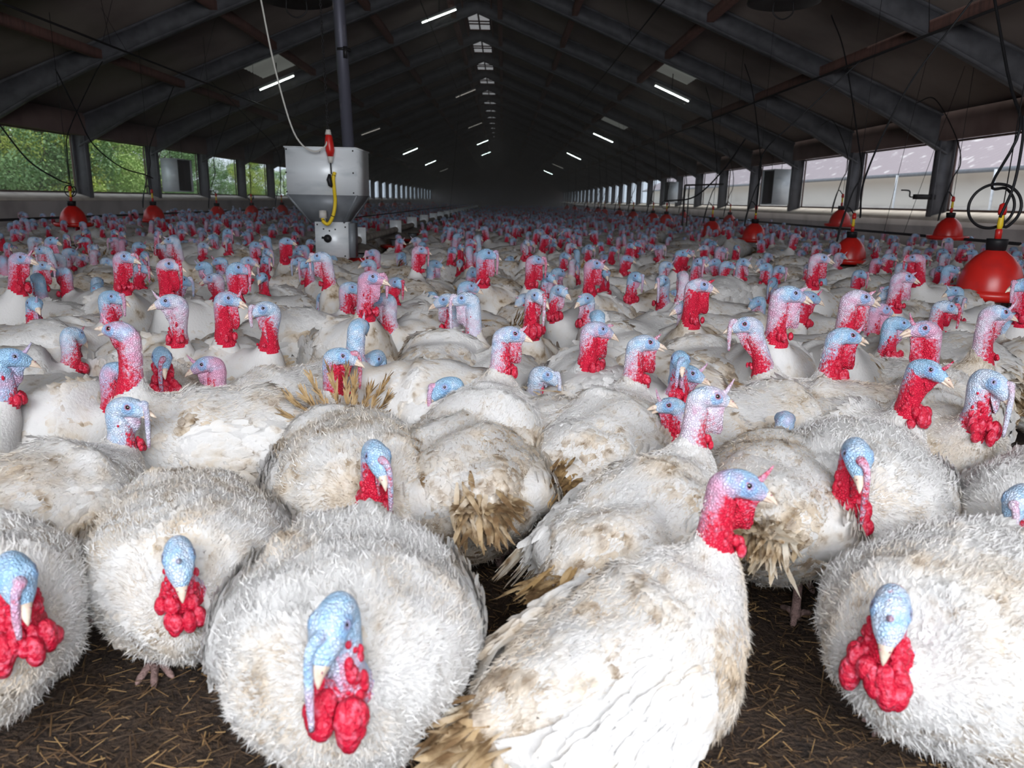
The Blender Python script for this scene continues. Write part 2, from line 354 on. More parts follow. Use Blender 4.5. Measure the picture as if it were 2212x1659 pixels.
mb = MB(); nw = .16; V = []
for (w_, d_, z_) in ((hw,hd,zm),(nw,nw,zb)): V += [[-w_,-d_,z_],[w_,-d_,z_],[w_,d_,z_],[-w_,d_,z_]]
mb.add(V, [[0,1,5,4],[1,2,6,5],[2,3,7,6],[3,0,4,7],[4,5,6,7],[3,2,1,0]])
for (sx, sy) in ((1,-1),(-1,-1),(1,1),(-1,1)): mb.tube([[sx*hw,sy*hd,zm],[sx*nw,sy*nw,zb]], .012, 4)
mb.build('hopper_funnel', M['galv_dark'], hop, smooth=False)
cx0 = hp(672,520)[0]-hx; cx1 = hp(742,520)[0]-hx
mb = MB(); mb.box(((cx0+cx1)/2,-.02,(zb+zf)/2), (cx1-cx0,.30,zb-zf+.02)); mb.build('chute_box', M['galv'], hop, smooth=False)
mb = MB(); mb.box((cx1+.03,.0,(zb+zf)/2), (.05,.20,zb-zf)); mb.build('chute_flange', M['galv_dark'], hop, smooth=False)
k_ = hp(700,517); mb = MB(); mb.ball((k_[0]-hx,-.19,k_[2]), (.04,.03,.04), 10, 7); mb.tube([[k_[0]-hx,-.19,k_[2]],[k_[0]-hx-.055,-.20,k_[2]+.01]], .012, 6); mb.build('sensor_knob', M['black'], hop)
mb = MB()
for px, py in ((618,322),(690,326),(762,326),(763,374),(764,417),(618,372),(620,414),(676,486),(738,492),(738,556),(690,496),(716,497),(703,500)):
    q = hp(px, py); mb.ball((q[0]-hx, -hd-.004 if py < 430 else -.175, q[2]), .008, 6, 4)
mb.build('bolt', M['black'], hop)
# cable gland, yellow cable, red connector, hanging chain, pipe
gq = hp(696,467); mb = MB(); mb.tube([[gq[0]-hx,-.30,gq[2]+.05],[gq[0]-hx,-.31,gq[2]-.02]], .036, 10); mb.tube([[gq[0]-hx,-.31,gq[2]-.02],[gq[0]-hx+.01,-.32,gq[2]-.05]], .02, 8); mb.build('cable_gland', M['white_plastic'], hop)
P = [hp(723,372,HY-.03),hp(720,385,HY-.04),hp(722,410,HY-.03),hp(724,435,HY),hp(721,460,HY),hp(714,478,HY),hp(707,484,HY),hp(699,479,HY),hp(697,473,HY+.02)]
P = curve_pts(np.array(P), 60)-np.array([hx,HY+hd,0]); mb = MB(); mb.tube(P, .017, 8); mb.build('yellow_cable', M['yellow'], hop)
mb = MB()
for t in (.08,.55,.93): i = int(t*(len(P)-2)); mb.tube([P[i],P[i]+(P[i+1]-P[i])*.5], .021, 8)
mb.build('cable_tie', M['black'], hop)
con = [hp(709,291),hp(712,315),hp(714,340),hp(714,345),hp(714,352)]
cn = empty('power_connector', con[0]); tag(cn, 'red industrial plug connector hanging in front of the hopper', 'connector')
def rel(P, o): return np.array(P)-np.array(o.location)
yo = -.06; Pc = np.array([hp(709,291,HY+yo),hp(710,296,HY+yo),hp(711,310,HY+yo),hp(713,325,HY+yo),hp(714,338,HY+yo)]); mb = MB(); mb.tube(rel(Pc, cn), [.026,.033,.040,.042,.028], 12); mb.build('connector_shell', M['red_plastic'], cn)
mb = MB(); mb.tube(rel([hp(709,280,HY+yo),hp(709,291,HY+yo)], cn), [.02,.03], 10); mb.tube(rel([hp(714,338,HY+yo),hp(714,352,HY+yo)], cn), [.028,.018], 10); mb.build('connector_collar', M['white_plastic'], cn)
Pc = curve_pts(np.array([hp(714,350,HY+yo),hp(715,365,HY+yo),hp(716,376,HY+yo)]), 8); mb = MB(); mb.tube(rel(Pc, cn), .007, 6); mb.build('lead', M['black'], cn)
Pc = [hp(712,376,HY+yo),hp(711,388,HY+yo),hp(714,400,HY+yo),hp(717,404,HY+yo)]; mb = MB(); mb.tube(rel(Pc, cn), [.012,.026,.022,.008], 8); mb.build('taped_joint', M['wire'], cn)
# chain made of links
def chain(name, A, B, label, link=.034):
    A, B = np.array(A, float), np.array(B, float); o = empty(name, B); L = np.linalg.norm(A-B); n = int(L/(link*.72)); mb = MB()
    th = np.linspace(0, 2*PI, 11)[:-1]
    d = (A-B)/L; s1 = np.cross(d, [0,1,0.]); s1 /= np.linalg.norm(s1); s2 = np.cross(d, s1)
    for i in range(n):
        c = (A-B)*(i+.5)/n; s_ = s1 if i % 2 else s2
        P = np.array([c+d*math.cos(t)*link*.5+s_*math.sin(t)*link*.26 for t in np.append(th, th[0])]); mb.tube(P, .0035, 4, caps=False)
    mb.build('chain_links', M['wire'], o); tag(o, label, 'chain'); return o
chain('chain', hp(690,-25,HY-.02), hp(709,285,HY-.05), 'steel chain hanging down to the red connector above the hopper')
pp = [hp(729,-30,HY+.35), hp(753,322,HY+.35)]; o = empty('hopper_pipe', pp[1]); tag(o, 'dark scuffed vertical feed pipe rising from the hopper to the roof', 'pipe')
mb = MB(); top = pp[0]+(pp[0]-pp[1])*.6; mb.tube(rel([top, pp[1]], o), .058, 16); mb.build('pipe_tube', M['post_pipe'], o)
q = hp(742,108,HY+.35); mb = MB(); mb.tube(rel([q+[0,0,.012], q-[0,0,.012]], o), .07, 16); mb.box(rel([q+[.03,-.07,-.03]], o)[0], (.035,.02,.10)); mb.build('pipe_clamp', M['wire'], o)
P = curve_pts(np.array([hp(560,-20,HY-.3),hp(590,130,HY-.25),hp(625,260,HY-.2),hp(650,310,HY-.15),hp(680,327,HY-.12),hp(703,315,HY-.1),hp(708,292,HY-.07)]), 50)
mb = MB(); mb.tube(P, .008, 6); tag(mb.build('hanging_cable', M['white_plastic']), 'thin pale cable looping from the roof to the red connector', 'cable')
# red pan under the chute and the feed line running down the barn
def pan(name, c, r, mat_, h=.06):
    mb = MB(); mb.lathe([(.02,0),(r*.7,0),(r*.92,h*.5),(r,h),(r+.012,h+.006),(r+.012,h-.004),(r*.9,h*.35),(r*.7,-.008),(.02,-.008)], c, 28); return mb.build(name, mat_)
fx = hx+(cx0+cx1)/2+.15
o = pan('feed_pan', (fx+.12, HY+.3, .30), .36, M['red_plastic'], .075); tag(o, 'wide red plastic feed pan under the hopper chute', 'pan')
fl = empty('feed_line', (-1.62, 8, 0)); tag(fl, 'long grey auger feed pipe running away down the barn beside the hopper', 'feed pipe')
mb = MB(); mb.tube([[0,-.3,.53],[0,46,.53]], .045, 12); mb.build('auger_pipe', M['grey_paint'], fl)
mb = MB(); mb.tube([[0,-.3,.78],[0,46,.78]], .006, 6); mb.build('perch_wire', M['wire'], fl)
base = None
dome_labels = ['grey feeder dome nearest the hopper on the feed line','second grey feeder dome behind the hopper on the feed line','third grey feeder dome behind the hopper on the feed line']
for k in range(19):
    y = 9.5+k*2.1-(.9 if k == 0 else 0)
    if base is None:
        base = empty('feeder_pan', (-1.62, y, 0)); 
        mb = MB(); mb.lathe([(.05,.50),(.10,.485),(.22,.43),(.24,.405),(.235,.40),(.21,.42),(.05,.47)], n=24); mb.build('dome', M['grey_paint'], base)
        mb = MB(); mb.lathe([(.02,.24),(.17,.24),(.235,.27),(.245,.30),(.235,.30),(.165,.255),(.02,.25)], n=24); mb.build('pan', M['red_plastic'], base)
        mb = MB(); mb.lathe([(.055,.25),(.055,.40),(.08,.41),(.08,.36),(.06,.25)], n=16); mb.build('feed_tube', M['galv_dark'], base)
        mb = MB(); mb.box((0,-.02,.57), (.17,.05,.20)); mb.build('bracket_plate', M['galv'], base, smooth=False); r = base
    else:
        r = base.copy(); C.objects.link(r); r.location = (-1.62, y, 0)
        for ch in list(base.children): c = ch.copy(); C.objects.link(c); c.parent = r
    tag(r, dome_labels[k] if k < 3 else 'small grey feeder with bright bracket plate receding along the feed line in the dim barn', 'feeder', 'feeders along the feed line' if k < 3 else 'receding feeders along the feed line')

# ---------------------------------------------------------------- bell drinkers
def bell_proto():
    r = empty('bell_drinker', (0,0,0))
    mb = MB(); mb.lathe([(.035,.30),(.055,.29),(.10,.255),(.145,.20),(.17,.13),(.18,.06),(.18,.03),(.17,.03),(.15,.12),(.03,.27)], n=28); mb.build('bell', M['red_plastic'], r)
    mb = MB(); mb.lathe([(.165,.035),(.175,.0),(.235,.0),(.255,.02),(.258,.055),(.248,.055),(.238,.022),(.20,.016),(.17,.04)], n=32); mb.build('drinking_trough', M['red_plastic'], r)
    mb = MB(); mb.lathe([(.02,.285),(.052,.285),(.058,.34),(.058,.36),(.02,.36)], n=16); mb.build('collar', M['black'], r)
    mb = MB(); mb.lathe([(.018,.35),(.02,.41),(.012,.42),(.008,.42)], n=12); mb.lathe([(.02,.50),(.024,.52),(.02,.56),(.006,.57)], n=12); v = mb.build('valve', M['red_plastic'], r)
    mb = MB(); mb.lathe([(.012,.41),(.017,.44),(.014,.50),(.01,.51)], n=12); mb.build('valve_body', M['yellow'], v)
    return r
bp_ = bell_proto(); used = False
rows = []
for px in (2163,1845,1632,1539,1439,1410,1367,1337,1305,1291,1268,1240,1224): rows.append(('R', px, 3.35 if px == 2163 else 4.0))
for px in (158,333,470,545,610,796,826,854,885,936): rows.append(('L', px, -6.2))
for px in (2053,1815,1576,1476): rows.append(('W', px, 6.0))
bl = {2163:'large red bell drinker at the right edge, nearest of all',1845:'second nearest red bell drinker, a turkey head in front of it',1632:'red bell drinker below the tall post, tray showing at its left',
 1539:'red bell drinker with black hose arching at its left side',1439:'red bell drinker with looped hose coil above it',1410:'red bell drinker just left of the one with the coil',1367:'narrow dark red bell drinker, sixth down the right row',
 1337:'small red bell drinker, seventh down the right row',1305:'small red bell drinker, eighth down the right row',158:'red bell drinker nearest in the left row, black coil above',333:'second red bell drinker in the left row, below the post',
 470:'third red bell drinker in the left row',545:'fourth red bell drinker in the left row, coil hanging above',610:'dark red bell drinker just left of the hopper',2053:'dark red bell drinker beside the right wall behind the nearest drinker',
 1815:'small red bell drinker close to the right wall',1576:'tiny red bell drinker by the right wall between two posts',1476:'tiniest red bell drinker by the right wall'}
hose = {}
for side, px, X in rows:
    d = ray(px, 470); t = X/d[0]; Yp = float(d[1]*t); zb = {2163:.41,1845:.37,1632:.43,1539:.40,158:.50,333:.49,2053:.6,1815:.66}.get(px, .45)
    if not used: r = bp_; used = True
    else:
        r = bp_.copy(); C.objects.link(r)
        for ch in [c0 for c0 in bp_.children if not c0.name.startswith(('water_hose','hanging_cord'))]:
            c = ch.copy(); C.objects.link(c); c.parent = r
            for g_ in ch.children: g2 = g_.copy(); C.objects.link(g2); g2.parent = c
    r.location = (X, Yp, zb); r.scale = (1.12,)*3 if px == 2163 else (1, 1, 1); r.rotation_euler = (0,0,px*.7)
    tag(r, bl.get(px, 'tiny distant red bell drinker in the dim %s row' % ('right' if side == 'R' else 'left')), 'drinker', 'red bell drinkers' if px in bl else 'distant red bell drinkers, %s row' % ('right' if side == 'R' else 'left'))
    # hose with coil and hanging cord
    top = roofz(X); rr = {2163:.10,158:.06,545:.055,1439:.075}.get(px, 0.0)
    P = [[X,Yp,zb+.55]]
    if rr:
        for q in np.linspace(.4, 2*PI*1.5, 16): P.append([X-.03+math.sin(q)*rr*(1.5 if px == 2163 else 1.25), Yp+.01*q, zb+.42+rr*1.3-math.cos(q)*rr*1.3])
    else:
        P += [[X-.09,Yp,zb+.62],[X-.16,Yp-.02,zb+.40],[X-.17,Yp-.02,zb+.25],[X-.13,Yp-.02,zb+.50],[X-.05,Yp,zb+.80]]
    sgn = 1 if X > 0 else -1
    P += [[X+.02,Yp+.0,zb+1.0],[X+.08*sgn,Yp+.3,zb+1.35],[X+.05,Yp+.9,(zb+1.5+top)/2],[X,Yp+1.3,top-.4]]
    rc_, rs_ = math.cos(-px*.7), math.sin(-px*.7)
    def loc_(P): P = np.array(P, float)-[X, Yp, zb]; return np.stack([P[:,0]*rc_-P[:,1]*rs_, P[:,0]*rs_+P[:,1]*rc_, P[:,2]], 1)
    mb = MB(); mb.tube(loc_(curve_pts(np.array(P), 110)), .009 if px in (2163,) else .008, 6); mb.build('water_hose', M['black'], r)
    mb = MB(); mb.tube(loc_([[X,Yp,zb+.57],[X,Yp,top+.01]]), .0035, 4); mb.build('hanging_cord', M['wire'], r)

# ---------------------------------------------------------------- long rods, wires and water pipes
def run(name, pts, r, mt, label, cat): mb = MB(); mb.tube(curve_pts(np.array(pts, float), 30) if len(pts) > 2 else pts, r, 6); return tag(mb.build(name, mt), label, cat)
run('suspension_rod', [[-5.3,2,2.9],[-5.3,45,2.9]], .014, M['wire'], 'dark rod strung lengthwise under the left roof slope', 'rod')
run('suspension_rod', [[-1.62,2,4.6],[-1.62,60,4.6]], .010, M['wire'], 'dark rod strung lengthwise high above the feed line', 'rod')
run('suspension_rod', [[4.0,2,2.6],[4.0,50,2.6]], .014, M['wire'], 'dark rod strung lengthwise under the right roof slope', 'rod')
run('suspension_rod', [[2.2,2,3.75],[2.2,60,3.75]], .010, M['wire'], 'dark rod high under the right roof, near the large lamp', 'rod')
run('water_pipe', [[6.1,8,.62],[6.1,60,.62]], .022, M['wire'], 'dark water pipe running along the right wall above the birds', 'pipe')
run('water_pipe', [[-7.1,8,.58],[-7.1,60,.58]], .022, M['wire'], 'dark water pipe running along the left wall above the birds', 'pipe')
rw = random.Random(8)
for k in range(34):   # thin suspension cords from roof to the rods and lines
    X = rw.choice([-5.3,-5.3,-1.62,4.0,4.0,2.2,5.6]); y = FY[rw.randrange(1, 9)]+rw.uniform(.9, 2.2); zt_ = roofz(X)-.05; zl = {-5.3:2.9,-1.62:.6,4.0:2.6,2.2:3.75,5.6:.65}[X]
    dx = rw.uniform(-.5,.5); mb = MB(); mb.tube([[X,y,zl],[X+dx,y+rw.uniform(-.5,.5),roofz(X+dx)-.03]], .0035, 4)
    tag(mb.build('suspension_wire', M['wire']), 'thin dark suspension wire between the roof and the %s' % {-5.3:'left lengthwise rod',-1.62:'feed line',4.0:'right lengthwise rod',2.2:'high right rod',5.6:'right water pipe'}[X], 'wire', 'suspension wires '+str(X))
def cable(pts, y0, y1, label, r=.009):
    n = len(pts); P = [aty(p[0], p[1], y0+(y1-y0)*i/(n-1)) for i, p in enumerate(pts)]
    mb = MB(); mb.tube(curve_pts(np.array(P), 60), r, 6); tag(mb.build('hanging_cable', M['black']), label, 'cable')
cable([(-10,258),(60,345),(120,385),(150,397)], 8.6, 9.4, 'black cable sagging from the left edge to the nearest left drinker')
cable([(120,150),(165,240),(200,310),(260,360),(312,377),(330,385)], 9.5, 11.6, 'black cable sagging across the second left window')
cable([(430,150),(540,260),(600,330),(606,420)], 16, 18, 'thin black cable dropping to the drinker left of the hopper', .008)
cable([(2100,0),(1960,190),(1870,380),(1858,470)], 5.6, 6.4, 'black cable falling across the right windows to the second drinker', .007)
cable([(1860,130),(1720,260),(1650,330),(1638,410),(1633,460)], 8, 8.9, 'black cable dropping across the post to the third right drinker', .008)
cable([(1610,300),(1560,370),(1500,425),(1440,434)], 12, 13.5, 'black cable sagging beneath the pipe frame on the right', .012)
cable([(2212,250),(2208,310),(2190,400),(2160,470)], 4.4, 4.5, 'thick black cable down the right edge above the nearest drinker', .008)
# pipe frame before the right windows
fy = 17.5; pf = empty('pipe_frame', aty(1480,405,fy)); tag(pf, 'thin dark pipe frame standing before the right windows', 'pipe frame')
A, B, Cc, D, G = [aty(*p, fy) for p in ((1480,400),(1563,398),(1480,520),(1489,402),(1488,520))]
mb = MB(); mb.tube(rel([A, B], pf), .022, 6); mb.build('rail', M['wire'], pf)
mb = MB(); mb.tube(rel([A, [A[0],A[1],.05]], pf), .02, 6); mb.build('upright', M['wire'], pf)
mb = MB(); mb.tube(rel([D, [D[0],D[1],.05]], pf), .014, 6); mb.build('upright', M['wire'], pf)
# box fans hung in the windows
def boxfan(px0, py0, px1, py1, X, label, flip):
    p0 = atx(px0, py0, X); p1 = atx(px1, py1, X); Yc = float((p0[1]+p1[1])/2); zc = float((p0[2]+p1[2])/2); hh = abs(float(p0[2]-p1[2])); ww = .85
    r = empty('box_fan', (X, Yc, zc)); tag(r, label, 'fan', 'window fans')
    mb = MB(); t = .02; dd = .4; s = flip
    for (c_, d_) in (((0,0,hh/2),(dd,ww,t)),((0,0,-hh/2),(dd,ww,t)),((0,-ww/2,0),(dd,t,hh)),((0,ww/2,0),(dd,t,hh))): mb.box(c_, d_)
    mb.build('fan_housing', M['galv'], r, smooth=False)
    mb = MB()
    for k in range(5):
        a_ = k*2*PI/5; R = min(ww,hh)*.44
        V = [[.0,.05*math.cos(a_),.05*math.sin(a_)],[.05,R*math.cos(a_-.1),R*math.sin(a_-.1)],[-.05,R*math.cos(a_+.5),R*math.sin(a_+.5)],[-.02,.05*math.cos(a_+.6),.05*math.sin(a_+.6)]]
        V2 = [[v[0]+.004,v[1],v[2]] for v in V]; mb.add(V+V2, [[0,1,2,3],[7,6,5,4],[0,4,5,1],[1,5,6,2],[2,6,7,3],[3,7,4,0]])
    mb.tube([[-.06,0,0],[.08,0,0]], .07, 12); mb.build('fan_rotor', M['fanblack'], r)
    mb = MB(); mb.box((.15*s,0,0), (.02,ww*.96,hh*.96)); mb.build('fan_backplate', M['fanblack'], r, smooth=False)
    mb = MB(); mb.tube([[0,-ww*.4,hh/2],[0,-ww*.4,2.3-zc]], .006, 4); mb.tube([[0,ww*.4,hh/2],[0,ww*.4,2.3-zc]], .006, 4); mb.build('fan_hanger', M['wire'], r)
boxfan(360,342,405,414, XL+.25, 'galvanised box fan hung in the third left window', 1)
boxfan(1655,370,1695,442, XR-.25, 'galvanised box fan hung in a right window between two posts', -1)
boxfan(1437,395,1461,437, XR-.25, 'smaller looking box fan hung in a farther right window', -1)
# round ceiling fans
def cfan(px, py, y, label):
    p = aty(px, py, y); r = empty('ceiling_fan', p); tag(r, label, 'fan', 'round roof fans')
    mb = MB(); mb.lathe([(.05,.16),(.20,.14),(.36,.05),(.37,0),(.34,-.01),(.1,.03),(.02,.03)], n=24); mb.build('fan_shroud', M['fanblack'], r)
    mb = MB(); mb.tube(curve_pts(np.array([[-.1,0,.02],[-.1,0,-.1],[0,0,-.16],[.1,0,-.1],[.1,0,.02]]), 20), .008, 5); mb.build('fan_guard', M['wire'], r)
    mb = MB(); mb.tube([[0,0,.15],[0,0,roofz(p[0])-p[2]]], .012, 6); mb.build('fan_rod', M['wire'], r)
cfan(1693, 6, 8.5, 'dark round fan hanging from the right roof at the top edge')
cfan(640, 2, 8.5, 'dark round fan hanging from the left roof at the top edge')
# crank winch on the nearest right post
p = atx(2000, 425, XR-.2); p[1] = FY[4]; r = empty('crank_winch', p); tag(r, 'small crank winch on the nearest right post', 'winch')
mb = MB(); mb.box((.11,0,0), (.34,.08,.08)); mb.build('winch_body', M['wire'], r, smooth=False)
mb = MB(); mb.tube(curve_pts(np.array([[-.04,0,0],[-.14,-.02,.0],[-.16,-.02,.09],[-.30,-.03,.10]]), 12), .012, 6); mb.build('crank_handle', M['wire'], r)

# ---------------------------------------------------------------- outside
gm = mat('outdoor_grass', (.09,.17,.04), .95, 0, (2, (.16,.20,.08), .4, .7))
mb = MB(); mb.box((-60,40,-.05), (102.4,260,.1)); mb.build('ground_west', gm, kind='structure')
mb = MB(); mb.box((60,40,-.05), (105.2,260,.1)); mb.build('ground_east', mat('outdoor_concrete', (.48,.45,.42), .95, 0, (1, (.35,.33,.30), .4, .7)), kind='structure')
# neighbouring barn on the right
nb = empty('neighbouring_barn', (16,40,0)); tag(nb, 'pale neighbouring barn with weathered corrugated roof outside the right windows', 'building')
mb = MB(); mb.box((3,0,1.25), (.3,120,2.5)); mb.build('barn_wall', mat('pale_block_wall', (.88,.84,.76), .9, 0, (.9, (.70,.66,.60), .5, .7, (1,.3,1))), nb, smooth=False)
mb = MB(); mb.box((2.8,0,.55), (.2,120,1.1)); mb.build('barn_plinth', mat('grey_plinth', (.55,.53,.50), .9, 0, (1, (.42,.40,.38), .4, .7)), nb, smooth=False)
mb = MB(); ys = np.linspace(-60, 60, 801); zz = .035*np.sin(ys*2*PI/.45)
V = np.stack([np.stack([np.full(801, 2.1), ys, 2.50+zz], 1), np.stack([np.full(801, 9.0), ys, 5.9+zz], 1)], 0); mb.grid(V, wrap=False)
mb.build('barn_roof', mat('lichen_spotted_roof', (.36,.31,.33), .9, 0, (1.8, (.62,.58,.58), .60, .66)), nb)
mb = MB(); mb.box((2.1,0,2.46), (.06,120,.16)); mb.build('barn_gutter', M['galv_dark'], nb, smooth=False)
for k, y in enumerate((16.5, 21, 28, 35)):
    mb = MB(); mb.tube([[17.85,y,0],[17.85,y,2.45]], .05, 8); tag(mb.build('downpipe', M['galv']), ['pale downpipe on the neighbouring barn in the nearest full right window','pale downpipe on the neighbouring barn in the second right window','pale downpipe on the neighbouring barn in the third right window','farthest pale downpipe on the neighbouring barn'][k], 'downpipe', 'downpipes of the neighbouring barn')
# trees on the left
def leafmat(name, c1, c2):
    m_ = mat(name, c1, .6, 0, (1.5, c2, .35, .65)); return m_
lm = [leafmat('willow_leaves', (.30,.50,.13), (.44,.54,.18)), leafmat('deep_green_leaves', (.14,.27,.11), (.24,.38,.15)), leafmat('yellow_green_leaves', (.55,.60,.12), (.36,.50,.13))]
bark = mat('tree_bark', (.10,.08,.06), .9)
def tree_meshes(seed, N=26000):
    r = np.random.default_rng(seed); H = 6.0
    t = MB(); t.tube([[0,0,0],[.05,0,1.5],[-.05,.1,3.5],[0,0,5.2]], [.16,.13,.08,.02], 8)
    cs = []
    for k in range(26):
        a = r.uniform(0, 2*PI); z = r.uniform(.8, 5.6); R = (1.0-abs(z-2.8)/4.2)*2.1*r.uniform(.5, 1); e = np.array([R*math.cos(a), R*math.sin(a), z])
        t.tube([[0,0,max(.5,z-.9)], e*[.5,.5,1]-[0,0,.3], e], [.04,.025,.008], 5); cs.append((e, r.uniform(.45,.95)))
    per = N//len(cs); P = []
    for e, s in cs:
        u = r.normal(0, 1, (per, 3)); u /= np.linalg.norm(u, axis=1)[:,None]; P.append(e+u*s*np.cbrt(r.uniform(.2, 1, per))[:,None]*[1,1,.85]-np.array([0,0,1])*r.gamma(1.2, .15, per)[:,None])
    P = np.vstack(P); n = len(P); d = r.normal(0, 1, (n,3))+[0,0,-.8]; d /= np.linalg.norm(d, axis=1)[:,None]; s_ = np.cross(d, r.normal(0, 1, (n,3))); s_ /= np.linalg.norm(s_, axis=1)[:,None]
    L = r.uniform(.05, .12, n)[:,None]; W = L*.28; V = np.stack([P, P+d*L*.5+s_*W, P+d*L, P+d*L*.5-s_*W], 1).reshape(-1,3); i = np.arange(n)*4
    lf = MB(); lf.add(V, np.stack([i,i+1,i+2,i+3], 1)); return t.mesh('trunk', bark), lf
tms = []
for sd in range(3):
    tm, lf = tree_meshes(sd+20); tms.append((tm, [lf.mesh('foliage', m_, smooth=False) for m_ in lm]))
trees = [(-14.2,21.2,.95,1,'bushy green tree outside the first left window, dark at its left edge'),(-13.6,23.2,.85,2,'yellow-green leafed tree in the right half of the first left window'),(-15.0,23.5,1.2,1,'tall dark tree behind the yellow-green one in the first left window'),
 (-14.2,27.0,.9,0,'light green willow-like tree in the second left window'),(-15.2,30.0,.85,0,'drooping green tree at the right of the second left window'),(-17.5,29.0,1.2,1,'tall dark tree behind the second left window'),
 (-15.0,34.0,.75,1,'dark green tree behind the left box fan'),(-17.0,37.5,.95,1,'taller dark tree to the right of the left box fan'),(-16.0,42.0,.55,1,'dark conifer-like tree in the fourth left window'),(-19,46,.75,1,'tree top in the fourth left window against the sky'),
 (-16.2,50,.62,2,'pale green tree in the fifth left window'),(-17.5,54,.75,1,'darker tree behind the pale one in the fifth left window'),(-16.5,58.5,.5,0,'faint green tree in the last left window before the hopper'),
 (-17,66,.6,1,'small tree far outside, seen between hopper and lamps'),(-17,80,.6,2,'smallest distant tree outside the left windows')]
for x, y, s, k, lb in trees:
    r = empty('tree', (x, y, 0), rw.uniform(0, 6)); r.scale = (s*1.15,)*2+(s,); a_ = tms[rw.randrange(3)]
    link('trunk', a_[0], r); link('foliage', a_[1][k], r); tag(r, lb, 'tree', 'trees outside the left windows')
# dusty air in the hall
hz = bpy.data.materials.new('dusty_air'); hz.use_nodes = True; nt = hz.node_tree; nt.nodes.remove(nt.nodes['Principled BSDF'])
vs = nt.nodes.new('ShaderNodeVolumeScatter'); vs.inputs['Density'].default_value = .022; vs.inputs['Color'].default_value = (.85,.76,.72,1); vs.inputs['Anisotropy'].default_value = .2
nt.links.new(vs.outputs[0], nt.nodes['Material Output'].inputs['Volume'])
HAZE = True
if HAZE:
    mb = MB(); mb.box((XM, 51, 2.9), (XR-XL-.1, 80, 5.7)); o = mb.build('dusty_haze', hz, smooth=False); tag(o, 'thin brownish dust haze filling the far part of the barn', 'haze', kind='stuff')
